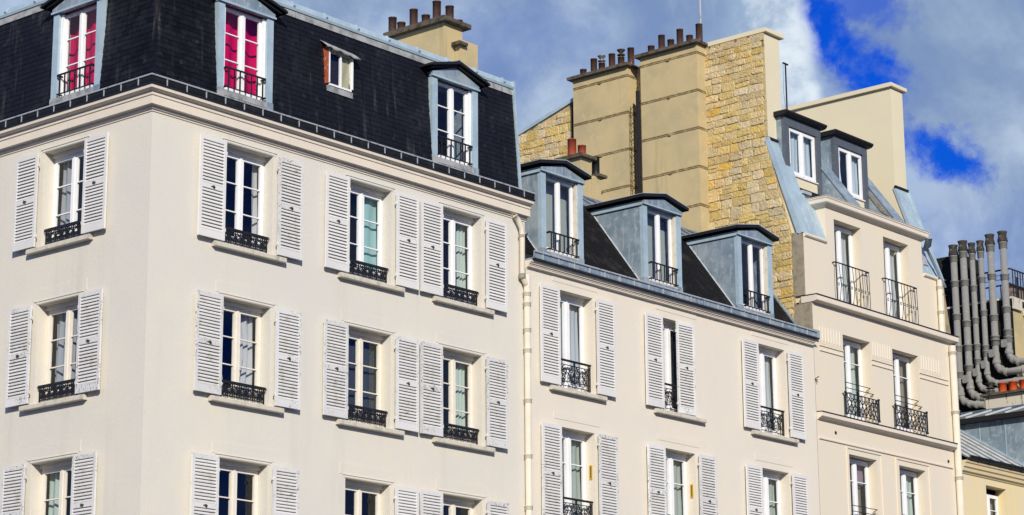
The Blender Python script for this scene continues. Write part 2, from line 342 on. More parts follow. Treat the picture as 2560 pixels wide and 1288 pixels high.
# ------------------------------------------------------------------ window, shutter, railing, curtain builders
def window(root, F, zb, zt, w, depth=.25, bars=(), fw=.055, sw=.05, mid=.075, m='white', ajar=None):
    """frame with two sashes; F places it, local x along facade, y depth; bars are heights below the head of the glass"""
    h = w/2; mb = MB(); d0, d1 = depth, depth+.07
    mb.box(-h, -h+fw, d0, d1, zb, zt).box(h-fw, h, d0, d1, zb, zt).box(-h+fw, h-fw, d0, d1, zt-fw, zt).box(-h+fw, h-fw, d0, d1, zb, zb+fw*1.2)
    s0, s1 = depth-.012, depth+.045
    gb, gt = zb+fw*1.2, zt-fw
    x0 = -h+fw; x1 = h-fw
    win = obj('window', mb, m, root, F)
    sm = MB()
    for a, b in ((x0, -.004), (.004, x1)):
        L_, R_ = (sw, mid) if a < 0 and b <= 0 else (mid, sw)
        sm.box(a+.002, a+L_, s0, s1, gb+.002, gt-.002).box(b-R_, b-.002, s0, s1, gb+.002, gt-.002)
        sm.box(a+L_, b-R_, s0, s1, gt-sw, gt-.002).box(a+L_, b-R_, s0, s1, gb+.002, gb+.085)
    sm.box(-.026, .026, s0-.018, s0-.001, gb+.01, gt-.01)
    obj('sash', sm, m, win, F)
    levels = [gt-sw] + [gt-sw-b for b in bars] + [gb+.085]
    for a, b in ((x0+sw, -mid), (mid, x1-sw)):
        for k in range(len(levels)-1):
            zt_, zb_ = levels[k]-(.011 if k else 0), levels[k+1]+(.011 if k < len(levels)-2 else 0)
            obj('pane', MB().quad((a, depth+.02, zb_), (b, depth+.02, zb_), (b, depth+.02, zt_), (a, depth+.02, zt_)), 'glass', win, F)
        for z in levels[1:-1]:
            obj('glazing_bar', MB().box(a, b, s0+.008, s1-.008, z-.011, z+.011), m, win, F)
    return win

def slat_mesh(w, m):
    def fn():
        return MB().prism([(-.019, -.029), (-.019, -.010), (.021, .036), (.021, .024)], lambda a, b, t: (t, a, b), -w/2, w/2)
    return cached(('slat', round(w, 3), m), fn, m)
def shutter(root, F, xc, zb, zt, w, dist=.065, m='shut', yaw=0.0, tilt=0.0, broken=()):
    """louvred leaf lying at dist in front of the wall, xc = leaf centre"""
    h = zt-zb; st = .062; t = .023
    M = F @ TR(xc, -dist, zb) @ Matrix.Rotation(yaw, 4, 'Z') @ Matrix.Rotation(tilt, 4, 'Y')
    zmid = h*.505
    mb = MB().bbox(0, 1, 0, 1, 0, 1) if False else MB()
    mb.box(-w/2, -w/2+st, -t, t, 0, h).box(w/2-st, w/2, -t, t, 0, h)
    mb.box(-w/2+st, w/2-st, -t+.002, t-.002, h-.085, h-.002).box(-w/2+st, w/2-st, -t+.002, t-.002, .002, .15).box(-w/2+st, w/2-st, -t+.002, t-.002, zmid-.045, zmid+.045)
    sh = obj('shutter', mb, m, root, M)
    sm = slat_mesh(w-2*st+.006, 'slatw' if m == 'shutw' else m); q = 0
    for lo, hi in ((.15, zmid-.045), (zmid+.045, h-.085)):
        n = max(3, int(round((hi-lo)/.064))); p = (hi-lo)/n
        for k in range(n):
            q += 1
            if q in broken: continue
            jit = (random.random()-.5)*(.07 if m == 'shutw' else .02)
            obj('slat', sm, None, sh, M @ TR(0, 0, lo+p*(k+.5)) @ Matrix.Rotation(jit, 4, 'X'))
    lt = MB().box(-.05, .05, -t-.012, -t-.001, zmid-.008, zmid+.008).box(-.012, .012, -t-.03, -t-.001, zmid-.02, zmid+.02).box(.02, .034, -t-.02, -t-.001, zmid-.035, zmid)
    obj('latch', lt, 'latch', sh, M)
    for zz in (.22, h-.24): obj('hinge', MB().box(-w/2-.03 if xc > 0 else w/2-.005, -w/2+.005 if xc > 0 else w/2+.03, -.012, .02, zz-.03, zz+.03), m, sh, M)
    return sh
def sill(root, F, w, zt, p=.12, h=.095, m='sill'):
    pr = [(-.20, zt-h), (.0+p-.01, zt-h), (p, zt-h+.012), (p, zt-.015), (p-.012, zt), (-.20, zt+.03)]
    e = .05
    mb = MB().sweep(pr, [lambda a, z: (-w/2+(e*.8 if a < p*.2 else 0)*0, -a, z), lambda a, z: (w/2, -a, z)])
    return obj('window_sill', mb, m, root, F)

def scroll(mb, cx, cz, r, y, turns=1.35, a0=0.0, sgn=1, rr=.009, n=4):
    pts = []
    N = 13
    for i in range(N):
        t = i/(N-1); a = a0 + sgn*t*turns*2*math.pi; q = r*(1-.75*t)
        pts.append((cx+q*math.cos(a), y, cz+q*math.sin(a)))
    mb.tube(pts, rr, n, False)
def rail_low(root, F, w, zb, h=.33, y=.055):
    h2 = w/2
    mb = MB().box(-h2, h2, y-.03, y+.03, zb+h-.05, zb+h).box(-h2+.02, h2-.02, y-.01, y+.01, zb+.035, zb+.053)
    for x in (-h2+.03, h2-.03): mb.box(x-.012, x+.012, y-.012, y+.012, zb, zb+h-.035)
    mb.box(-h2-.04, -h2+.01, y-.01, y+.01, zb+h-.03, zb+h-.012).box(h2-.01, h2+.04, y-.01, y+.01, zb+h-.03, zb+h-.012)
    r = obj('window_railing', mb, 'iron', root, F)
    def fn():
        s = MB()
        n = 6; p = (w-.1)/n
        for k in range(n):
            cx = -h2+.05+p*(k+.5); big = k in (0, 2, 3, n-1)
            for sg in (-1, 1):
                scroll(s, cx+sg*p*.22, zb*0+h*.66, p*.25, y, 1.4, math.pi/2, -sg, .013 if big else .010)
                scroll(s, cx+sg*p*.22, h*.34, p*.23, y, 1.4, -math.pi/2, sg, .013 if big else .010)
            s.tube([(cx, y, .05), (cx, y, h-.04)], .012, 4)
            s.box(cx-.03, cx+.03, y-.012, y+.012, h*.5-.022, h*.5+.022)
            if big: s.box(cx-p*.32, cx+p*.32, y-.009, y+.009, h*.47, h*.53)
        return s
    obj('scrollwork', cached(('scrollwork_low', round(w, 2), y), fn, 'iron'), None, r, F @ TR(0, 0, zb))
    return r
def rail_mid(root, F, w, zb, h=.62, y=.05):
    h2 = w/2
    mb = MB().bbox(-h2, h2, y-.03, y+.03, zb+h-.04, zb+h, .008)
    for z in (zb+h-.12, zb+.13, zb+.03): mb.box(-h2, h2, y-.008, y+.008, z-.008, z+.008)
    for x in (-h2+.015, -h2+.075, h2-.075, h2-.015): mb.box(x-.010, x+.010, y-.010, y+.010, zb, zb+h-.04)
    r = obj('window_railing', mb, 'iron', root, F)
    def fn():
        s = MB(); zc = h*.5; q = (w-.2)/4
        for sg in (-1, 1):
            scroll(s, sg*q*.55, zc+.10, .095, y, 1.5, math.pi/2, sg, .011); scroll(s, sg*q*.5, zc-.12, .075, y, 1.4, -math.pi/2, -sg, .010)
            scroll(s, sg*q*1.5, zc+.05, .12, y, 1.5, math.pi*.5, -sg, .012); scroll(s, sg*q*1.55, zc-.12, .085, y, 1.4, -math.pi*.4, sg, .011)
            s.tube([(sg*.03, y, zc-.2), (sg*q*.9, y, zc), (sg*.05, y, zc+.2)], .010, 4)
            s.tube([(sg*q*1.95, y, .13), (sg*q*1.2, y, zc-.02), (sg*q*1.95, y, h-.12)], .009, 4)
        s.tube([(0, y, .1), (0, y, h-.06)], .016, 4); s.box(-.035, .035, y-.012, y+.012, zc-.05, zc+.04); s.box(-.02, .02, y-.012, y+.012, h-.14, h-.04)
        return s
    obj('scrollwork', cached(('scrollwork_mid', round(w, 2), y), fn, 'iron'), None, r, F @ TR(0, 0, zb))
    return r
def rail_bars(root, F, w, zb, h, y, n=7, r=.011):
    h2 = w/2
    mb = MB().box(-h2, h2, y-.014, y+.014, zb+h-.03, zb+h).box(-h2, h2, y-.012, y+.012, zb, zb+.02)
    for x in (-h2, h2-.03): mb.box(x, x+.03, y-.01, y+.12, zb+h-.045, zb+h-.005).box(x, x+.03, y-.01, y+.12, zb+.0, zb+.03)
    rl = obj('window_railing', mb, 'iron', root, F)
    bm = cached(('bar', round(h, 2), r), lambda: MB().box(-r, r, -r, r, .02, h-.03), 'iron')
    for k in range(n): obj('bar', bm, None, rl, F @ TR(-h2+(k+.5)*w/n, y, zb))
    return rl

def curtain(F, x0, x1, zb, zt, depth, col, label, folds=5, amp=.03, gather=0.0, group=None):
    nx, nz = max(12, folds*6), 6; mb = MB(); vs = []
    ph = random.random()*6
    for j in range(nz+1):
        z = zt+(zb-zt)*j/nz
        for i in range(nx+1):
            t = i/nx; g = gather*math.sin(math.pi*min(1, j/nz*1.15))
            x = x0+(x1-x0)*(t*(1-g) if gather >= 0 else 1-(1-t)*(1+g))
            vs.append((x, depth+amp*math.sin(2*math.pi*folds*t+ph+.25*j/nz)*(.55+.45*j/nz)+.01*math.sin(7*t+j), z))
    fs = [(j*(nx+1)+i, j*(nx+1)+i+1, (j+1)*(nx+1)+i+1, (j+1)*(nx+1)+i) for j in range(nz) for i in range(nx)]
    mb.add(vs, fs, True)
    return obj('curtain', mb, CL[col], None, F, label=label, cat='curtain', group='curtains behind the windows')

def slates(parent, a0f, a1f, z0, z1, plane, F, m, name='slate', expo=.105, wid=.20, holes=(), n_single=300, slope=0.0):
    """courses of overlapping slates; plane(z)->depth of the roof face; local x along"""
    lst = []; row = 0; z = z0; cs = math.cos(slope); dz = expo*math.sin(math.atan2(1, slope)) if slope else expo
    ang = math.atan(slope)                                   # tilt back from vertical
    while z < z1:
        a0, a1 = a0f(z), a1f(z); a = a0 - (wid/2 if row % 2 else 0) - random.random()*.01
        while a < a1:
            l, r = max(a+.003, a0), min(a+wid-.003, a1)
            c = (l+r)/2
            if r-l > .05 and not any(h[0] < c < h[1] and h[2] < z+.05 < h[3] for h in holes): lst.append((c, z, r-l))
            a += wid
        z += dz*math.cos(ang) if slope else expo; row += 1
    L_ = expo*2.05
    def one(w, s=0):
        rr = random.Random(s); b = [rr.uniform(-.006, .006) for _ in range(2)]
        vs = [(-w/2, -.017, b[0]), (w/2, -.017, b[1]), (w/2, -.010, b[1]), (-w/2, -.010, b[0]), (-w/2, -.002, L_), (w/2, -.002, L_), (w/2, .003, L_), (-w/2, .003, L_)]
        return vs, [(0, 1, 5, 4), (3, 2, 1, 0), (0, 4, 7, 3), (1, 2, 6, 5)]
    def mx(c, z): return F @ TR(c, plane(z), z) @ Matrix.Rotation(-ang+random.uniform(-.008, .008), 4, 'X')
    lst.sort(key=lambda t: ((F @ Vector((t[0], plane(t[1]), t[1])))-CAM_LOC).length)
    vari = [cached((name+'_piece', m, s), lambda s=s: MB().add(*one(wid-.006, s)), m) for s in range(6)]
    k = 0; rest = MB()
    for c, z, w in lst:
        if k < n_single and abs(w-(wid-.006)) < 1e-4:
            obj(name, vari[k % 6], None, parent, mx(c, z)); k += 1
        else:
            vs, fs = one(w, random.randrange(999)); Mq = mx(c, z); rest.add([Mq @ Vector(v) for v in vs], fs)
    obj(name+'s', rest, m, parent, kind='stuff')

def pot(parent, x, y, z, h, r=.085, m='pot', cowl=None, name='chimney_pot'):
    mb = MB().lathe([(r*1.0, 0), (r*1.0, h-.02), (r*1.06, h-.02), (r*1.06, h), (r*.86, h), (r*.86, h-.15)], (x, y, z), 12)
    o = obj(name, mb, m, parent)
    if cowl:
        c = MB().lathe([(r*.7, h), (r*.7, h+.05), (r*1.15, h+.055), (r*1.2, h+.075), (r*.5, h+.11), (r*.5, h+.13), (r*.9, h+.16), (r*.9, h+.18), (r*1.25, h+.20), (r*1.25, h+.22), (0, h+.26)], (x, y, z), 12)
        obj('cowl', c, 'cowl' if cowl == 1 else 'sootc', o if False else parent)
    return o

# ------------------------------------------------------------------ ground
obj('street', MB().quad((-400, -400, 0), (700, -400, 0), (700, 700, 0), (-400, 700, 0)), 'asphalt', kind='structure')
pv = [(-2.6, -2.6), (60, -2.6), (60, 40), (-2.6, 40)]
obj('pavement', MB().prism(pv, lambda a, b, t: (a, b, t), -.05, .14), 'paving', kind='structure')

# ================================================================== corner building
XE, YE = 10.72, 8.4
B1 = thing('apartment_building', (5, 4, .14), 'cream corner building with black slate mansard roof, white shutters and two pink-curtained dormers', 'building', 'buildings along the street')
CW = (2.48, 5.84, 8.63); CL1 = 2.49
ROWS = [(13.0, 15.01), (10.045, 11.985), (7.0, 8.93)]
def op(c, zb, zt, w=1.27): return (c-w/2, c+w/2, zb, zt)
openR = [op(c, *r) for c in CW for r in ROWS]
rowsL = [(13.10, 15.01), (10.045, 11.985), (7.0, 8.93)]
obj('wall', wall(openR, 0, XE, 0, 15.70), 'wall1', B1)
FLW = TR(0, 0, 0) @ Matrix.Rotation(-math.pi/2, 4, 'Z')
obj('wall', wall([(-CL1-.635, -CL1+.635, *r) for r in rowsL], -YE, 0, 0, 15.70), 'wall1', B1, FLW)
obj('wall', MB().quad((XE, .002, 0), (XE, YE, 0), (XE, YE, 18.3), (XE, .36, 18.3), (XE, .15, 15.6), (XE, .002, 15.6)).quad((0, YE, 0), (XE, YE, 0), (XE, YE, 18.3), (0, YE, 18.3)), 'wall1', B1)
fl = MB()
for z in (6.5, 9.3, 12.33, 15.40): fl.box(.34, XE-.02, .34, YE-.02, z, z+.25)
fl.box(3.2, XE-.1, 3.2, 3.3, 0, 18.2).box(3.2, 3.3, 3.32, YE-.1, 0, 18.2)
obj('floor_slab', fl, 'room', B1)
# cornice, gutter
def corner_st(yl, xr): return [lambda p, z: (-p, yl, z), lambda p, z: (-p, -p, z), lambda p, z: (xr, -p, z)]
prof = [(-.05, 15.20), (.018, 15.20), (.022, 15.235), (.05, 15.24), (.05, 15.29), (.135, 15.30), (.135, 15.44), (.122, 15.445), (.122, 15.462), (.145, 15.47), (.145, 15.525), (.155, 15.54), (.205, 15.552), (.235, 15.57), (.24, 15.63), (.24, 15.645), (-.05, 15.645)]
obj('cornice', MB().sweep(prof, corner_st(YE, XE+.03)), 'cornice', B1)
gp = [(.14, 15.65), (.20, 15.655), (.24, 15.685), (.25, 15.73), (.25, 15.79), (.23, 15.79), (.215, 15.71), (.04, 15.70), (.04, 15.65)]
gut = obj('gutter', MB().sweep(gp, corner_st(YE, XE+.05)), 'gut1', B1)
obj('gutter_lip', MB().sweep([(.225, 15.634), (.262, 15.634), (.262, 15.668), (.225, 15.66)], corner_st(YE, XE+.06)), 'zincd', gut)
obj('gutter_rim', MB().sweep([(.228, 15.791), (.268, 15.791), (.273, 15.805), (.268, 15.82), (.238, 15.82), (.228, 15.805)], corner_st(YE, XE+.05)), 'rim', gut)
brk = cached(('gutter_bracket',), lambda: MB().box(-.011, .011, -.263, -.251, 15.66, 15.79), 'rim')
for k in range(22): obj('gutter_bracket', brk, None, gut, FR(.12+k*.49))
for k in range(14): obj('gutter_bracket', brk, None, gut, FL(.12+k*.49))
# mansard roof
def pl1(z): return .15+.077*(z-16.0)
ZT = 18.33
DORM1 = [2.465, 8.61]; DL = 2.46
def sheet(plane, a0, a1, z0, z1, holes):
    mb = wall(holes, a0, a1, z0, z1, 0.001); mb.f = mb.f[:len(mb.f)-4*len(holes)]; mb.sm = mb.sm[:len(mb.f)]
    mb.v = [(x, plane(z)+y, z) for x, y, z in mb.v]; return mb
roof = obj('roof', sheet(lambda z: pl1(z)+.01, .2, XE, 15.66, ZT, [(c-.66, c+.66, 16.0, 18.2) for c in DORM1]), 'deck', B1)
obj('roof_face', sheet(lambda z: pl1(z)+.01, -YE, -.2, 15.66, ZT, [(-DL-.66, -DL+.66, 16.0, 18.2)]), 'deck', roof, FLW)
hol = [(c-.70, c+.70, 15, 18.25) for c in DORM1] + [(4.72, 5.52, 16.92, 17.82)]
slates(roof, lambda z: pl1(z)+.0, lambda z: XE-.02, 15.74, ZT-.07, pl1, I4, 'slate', holes=hol, n_single=190, slope=.077)
slates(roof, lambda z: -YE, lambda z: -pl1(z), 15.74, ZT-.07, pl1, FLW, 'slate', holes=[(-DL-.70, -DL+.70, 15, 18.25)], n_single=110, slope=.077)
# flashing and ridge
def offs(p0): return corner_st(YE, XE+.02)
t0 = pl1(ZT)
obj('ridge_flashing', MB().sweep([(-t0-.03, ZT-.17), (-pl1(ZT-.17)+.03, ZT-.17), (-pl1(ZT-.03)+.035, ZT-.03), (-t0-.03, ZT-.03)], offs(0)), 'lead', roof)
obj('ridge_cap', MB().sweep([(-t0-.2, ZT-.03), (-t0+.06, ZT-.03), (-t0+.075, ZT+.02), (-t0+.04, ZT+.03), (-t0+.03, ZT+.10), (-t0-.0, ZT+.155), (-t0-.05, ZT+.16), (-t0-.10, ZT+.12), (-t0-.2, ZT+.10)], offs(0)), 'zincl', roof)
rl = cached(('ridge_joint',), lambda: MB().tube([(0, t0-.06, ZT+.06), (0, t0+.02, ZT+.165), (0, t0+.12, ZT+.175)], .028, 6), 'zincl')
for k in range(11): obj('ridge_joint', rl, None, roof, FR(1.1+k*.93))
for k in range(5): obj('ridge_joint', rl, None, roof, FL(1.2+k*.93))
obj('roof_deck', MB().quad((t0+.1, t0+.1, ZT+.12), (XE, t0+.1, ZT+.12), (XE, 4.4, ZT+.5), (4.4, 4.4, ZT+.5)).quad((t0+.1, t0+.1, ZT+.121), (4.4, 4.4, ZT+.5), (4.4, YE, ZT+.5), (t0+.1, YE, ZT+.12)).quad((4.4, 4.4, ZT+.5), (XE, 4.4, ZT+.5), (XE, YE, ZT+.45), (4.4, YE, ZT+.45)), 'zinc', roof)
obj('verge', MB().prism([(.10, 15.70), (.14, 15.70), (t0+.02, ZT+.16), (t0-.03, ZT+.16)], lambda a, b, t: (t, a-.02, b), XE-.03, XE+.035), 'zincl', roof)

def fill_window(root, F, zb, zt, w, bars, shut=None, sw=.66, m='shut', rail='low', sil=True, sillw=1.86, panel=True, depth=.25, wm='white', mid=.075, inner=.70, broken=((), ()), lp=True):
    window(root, F, zb+.13 if rail == 'low' else zb+.05, zt-.07, w-.01, depth, bars, m=wm, mid=mid)
    mb = MB().box(-w/2+.002, w/2-.002, depth-.06, depth+.1, zt-.075, zt-.003)
    obj('window_head', mb, root=None, m='cwhite', parent=root, M=F) if False else obj('window_head', mb, 'cwhite', root, F)
    if sil: sill(root, F, sillw, zb)
    if rail == 'low': obj('window_step', MB().box(-w/2+.003, w/2-.003, .12, depth+.06, zb-.02, zb+.128), wm, root, F); rail_low(root, F, w-.12, zb+.04)
    if shut:
        for s, ch in zip((-1, 1), shut):
            if ch == '-': continue
            mm = {'c': 'shut', 'w': 'shutw'}[ch]
            shutter(root, F, s*(inner+sw/2), zb+.03, zt-.01, sw, .095, mm, tilt=random.uniform(-.004, .004), broken=broken[0 if s < 0 else 1])
    if panel:
        pb = MB().box(-.79, .79, -.007, .02, zt+.076, zt+.30) if lp else MB()
        pb.box(-.715, .715, -.022, .02, zt+.058, zt+.0755)
        pb.box(-w/2-.045, w/2+.045, -.010, .02, zt+.012, zt+.05)
        obj('lintel_panel', pb, 'wall1', root, F)
b3 = (.50, 1.06)
b3b = (.50, 1.03)
SHU = [['cw', 'cc', 'cc'], ['ww', 'ww', 'ww'], ['ww', '-c', 'ww']]
for r, (zb, zt) in enumerate(ROWS):
    for i, c in enumerate(CW):
        fill_window(B1, FR(c), zb, zt, 1.27, b3 if r == 0 else b3b, SHU[r][i], broken=((27,), ()) if (r, i) == (2, 0) else ((), ()), wm='white' if r == 0 else 'cwhite', lp=r > 0)
SHL = ['cc', 'ww', 'ww']
for r, (zb, zt) in enumerate(rowsL):
    fill_window(B1, FL(CL1), zb, zt, 1.27, b3 if r == 0 else b3b, SHL[r], wm='white' if r == 0 else 'cwhite', lp=r > 0)

# dormers of the mansard
def dormer1(root, F, zb=16.02):
    hw, jw = .735, .165
    d = obj('dormer', MB().box(-hw+.05, hw-.05, .05, .75, 17.93, 18.0), 'zinc', root, F)
    for s in (-1, 1): obj('cheek', MB().box(s*(hw-.03)-.02, s*(hw-.03)+.02, .02, .75, zb, 18.0), 'zinc', d, F)
    for s in (-1, 1):
        x0, x1 = (s*hw, s*(hw-jw)) if s < 0 else (hw-jw, hw)
        jm = MB().box(x0, x1, -.005, .10, zb+.12, 17.88); obj('jamb', jm, 'zincl', d, F)
        obj('jamb_base', MB().box(x0-.008, x1+.008, -.022, .10, zb-.22, zb+.118), 'lead' if s < 0 else 'zinc', d, F)
        xi = (x1, x1+.07) if s < 0 else (x0-.07, x0)
        obj('casing', MB().box(xi[0]+.001, xi[1], .055, .16, zb+.1, 17.86), 'white', d, F)
    obj('window_sill', MB().box(-hw+jw+.001, hw-jw-.001, -.03, .2, zb-.02, zb+.10), 'lead', d, F)
    ped = MB().prism([(-hw-.02, 17.885), (hw+.02, 17.885), (hw+.02, 17.99), (0, 18.245), (-hw-.02, 17.99)], lambda a, b, t: (a, t, b), -.03, .06)
    obj('pediment', ped, 'zinc', d, F)
    obj('pediment_mould', MB().box(-hw-.035, hw+.035, -.05, -.031, 17.885, 17.925), 'zincl', d, F)
    rf = MB()
    for s in (-1, 1):
        rf.prism([(0, 18.30), (s*.98, 18.045), (s*.98, 18.085), (s*.93, 18.11), (0, 18.365)], lambda a, b, t: (a, t, b), -.16, .62)
        rf.prism([(0, 18.25), (s*.86, 18.02), (s*.86, 18.06), (0, 18.299)], lambda a, b, t: (a, t, b), -.09, .5)
    obj('dormer_roof', rf, 'zincd', d, F)
    obj('ridge_roll', MB().tube([(0, -.165, 18.375), (0, .6, 18.375)], .025, 6), 'zincl', d, F)
    window(root, F, zb+.11, 17.86, 2*(hw-jw)-.10, .12, (.46, 1.0), mid=.07, sw=.038, fw=.03)
    rail_bars(root, F, 1.06, zb+.16, .42, -.02, 7)
    return d
for c in DORM1: dormer1(B1, FR(c, .15))
dormer1(B1, FL(DL, .15))
# small roof window in the slates
F = FR(5.12, pl1(17.35))
sk = obj('roof_window', MB().box(-.36, -.31, -.10, .1, 16.98, 17.72).box(.325, .36, -.10, .1, 16.98, 17.66).box(-.31, .325, -.09, .1, 16.93, 16.97).box(-.31, .325, -.05, .1, 17.66, 17.72), 'white', B1, F)
obj('glazing_bar', MB().box(.0, .035, -.085, -.03, 16.97, 17.66), 'white', sk, F)
for a, b in ((-.31, .0), (.035, .325)): obj('pane', MB().quad((a, -.06, 16.99), (b, -.06, 16.99), (b, -.06, 17.66), (a, -.06, 17.66)), 'glass', sk, F)
obj('frame_board', MB().box(-.40, -.362, -.11, .1, 16.95, 17.74), 'redwood', sk, F)
ap = MB(); n = 10
for i in range(n):
    x0, x1 = -.50+i*1.0/n, -.50+(i+1)*1.0/n
    z0 = lambda i: 17.70+.02*math.sin(i*2.1)-.012*i/2; y0 = lambda i: -.20-.012*math.sin(i*1.7)
    ap.quad((x0, y0(i), z0(i)), (x1, y0(i+1), z0(i+1)), (x1, .06, 17.90-.012*(i+1)/2), (x0, .06, 17.90-.012*i/2))
    ap.quad((x0, y0(i), z0(i)), (x1, y0(i+1), z0(i+1)), (x1, y0(i+1)+.01, z0(i+1)-.02), (x0, y0(i)+.01, z0(i)-.02))
obj('lead_apron', ap, 'lead', sk, F)
obj('sill_flashing', MB().box(-.36, .38, -.075, .02, 16.80, 16.925), 'lead', sk, F)
# chimney of the corner building
ch = obj('chimney_stack', MB().box(10.2, 10.82, 1.9, 3.5, 17.5, 20.13).box(10.56, 11.15, 1.72, 1.89, 17.5, 19.78), 'khaki', B1)
obj('chimney_cap', MB().bbox(10.06, 10.98, 1.76, 3.68, 20.13, 20.25, .02).bbox(10.42, 10.70, 1.62, 1.88, 19.62, 19.70, .01), 'capst', ch)
for y, h, x in ((3.62, .42, 10.2), (3.34, .24, 10.2), (3.0, .48, 10.25), (2.83, .16, 10.6), (2.62, .26, 10.25), (2.28, .50, 10.25), (2.06, .14, 10.75), (1.93, .32, 10.3)): pot(ch, x+.12, y, 20.24, h*1.05, .098)

# ================================================================== middle building with three zinc dormers
B2 = thing('apartment_building', (16, 4, .14), 'cream building with three blue zinc gabled dormers beside the rubble stone wall', 'building', 'buildings along the street')
X2 = 22.02
C2 = (12.44, 16.20, 20.07)
R2 = [(11.68, 13.89), (8.62, 10.82), (5.5, 7.7)]
obj('wall', wall([op(c, *r, 1.25) for c in C2 for r in R2], XE+.012, X2, 0, 14.32), 'wall2', B2)
obj('wall', MB().quad((X2-.01, .34, 0), (X2-.01, YE, 0), (X2-.01, YE, 14.3), (X2-.01, .34, 14.3)).quad((XE+.02, YE, 0), (X2, YE, 0), (X2, YE, 18), (XE+.02, YE, 18)), 'wall2', B2)
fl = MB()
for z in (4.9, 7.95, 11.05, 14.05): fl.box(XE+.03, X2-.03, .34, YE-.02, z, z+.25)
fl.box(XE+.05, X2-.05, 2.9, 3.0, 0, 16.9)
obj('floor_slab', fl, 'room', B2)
def st2(xa, xb): return [lambda p, z: (xa, -p, z), lambda p, z: (xb, -p, z)]
cp = [(-.05, 14.155), (.015, 14.155), (.02, 14.185), (.085, 14.20), (.085, 14.228), (.10, 14.232), (.10, 14.258), (.13, 14.264), (.13, 14.288), (.16, 14.295), (.165, 14.335), (-.05, 14.335)]
obj('cornice', MB().sweep(cp, st2(XE+.02, X2-.10)), 'cornice', B2)
g2 = [(.02, 14.338), (.15, 14.338), (.20, 14.36), (.215, 14.40), (.215, 14.50), (.195, 14.50), (.18, 14.39), (-.1, 14.39), (-.1, 14.338)]
gut = obj('gutter', MB().sweep(g2, st2(XE+.06, X2-.15)), 'zinc', B2)
obj('gutter_lip', MB().sweep([(.16, 14.337), (.225, 14.337), (.225, 14.372), (.16, 14.36)], st2(XE+.05, X2-.05)), 'zincd', gut)
obj('gutter_rim', MB().sweep([(.195, 14.501), (.243, 14.501), (.25, 14.518), (.243, 14.538), (.2, 14.538)], st2(XE+.06, X2-.15)), 'rim', gut)
bk = cached(('gutter_strap',), lambda: MB().box(-.017, .017, -.230, -.2155, 14.375, 14.50), 'rim')
for k in range(20): obj('gutter_strap', bk, None, gut, FR(XE+.35+k*.545))
obj('hopper', MB().bbox(X2-.15, X2+.16, -.10, .18, 14.40, 14.62, .01), 'zinc', gut)
# roof slope
S2 = 1.35
def pl2(z): return .40+(z-14.76)/S2
ZB2, ZR2 = 14.42, 16.80
DC2 = (12.33, 16.07, 19.90); DY2 = .25
rf2 = obj('roof', sheet(pl2, XE+.03, X2-.02, ZB2, ZR2, [(c-.68, c+.68, 14.6, 16.62) for c in DC2]), 'deck', B2)
slates(rf2, lambda z: XE+.05, lambda z: X2-.24, 14.62, ZR2-.05, lambda z: pl2(z)-.012, I4, 'slate2', holes=[(c-.72, c+.72, 14, 16.72) for c in DC2], n_single=110, slope=1/S2)
obj('upper_roof', MB().quad((XE+.03, pl2(ZR2)-.03, ZR2+.02), (X2-.02, pl2(ZR2)-.03, ZR2+.02), (X2-.02, pl2(ZR2)+.75, ZR2+.55), (XE+.03, pl2(ZR2)+.75, ZR2+.55)).quad((XE+.03, pl2(ZR2)+.75, ZR2+.55), (X2-.02, pl2(ZR2)+.75, ZR2+.55), (X2-.02, YE, ZR2+.1), (XE+.03, YE, ZR2+.1)), 'zincg', rf2)
obj('roof_break', MB().tube([(XE+.04, pl2(ZR2)-.03, ZR2+.02), (X2-.03, pl2(ZR2)-.03, ZR2+.02)], .045, 8), 'zincl', rf2)
obj('roof_ridge', MB().tube([(XE+.04, pl2(ZR2)+.75, ZR2+.57), (X2-.03, pl2(ZR2)+.75, ZR2+.57)], .05, 8), 'zincl', rf2)
sm = cached(('standing_seam',), lambda: MB().tube([(0, pl2(ZR2)-.02, ZR2+.05), (0, pl2(ZR2)+.74, ZR2+.58)], .02, 6), 'zincl')
for k in range(18): obj('standing_seam', sm, None, rf2, FR(XE+.4+k*.6))
obj('valley_flashing', MB().prism([(pl2(14.45)-.05, 14.45), (pl2(14.45)+.1, 14.45), (pl2(16.8)+.1, 16.8), (pl2(16.8)-.05, 16.8)], lambda a, b, t: (t, a, b), X2-.22, X2-.10), 'zinc', rf2)

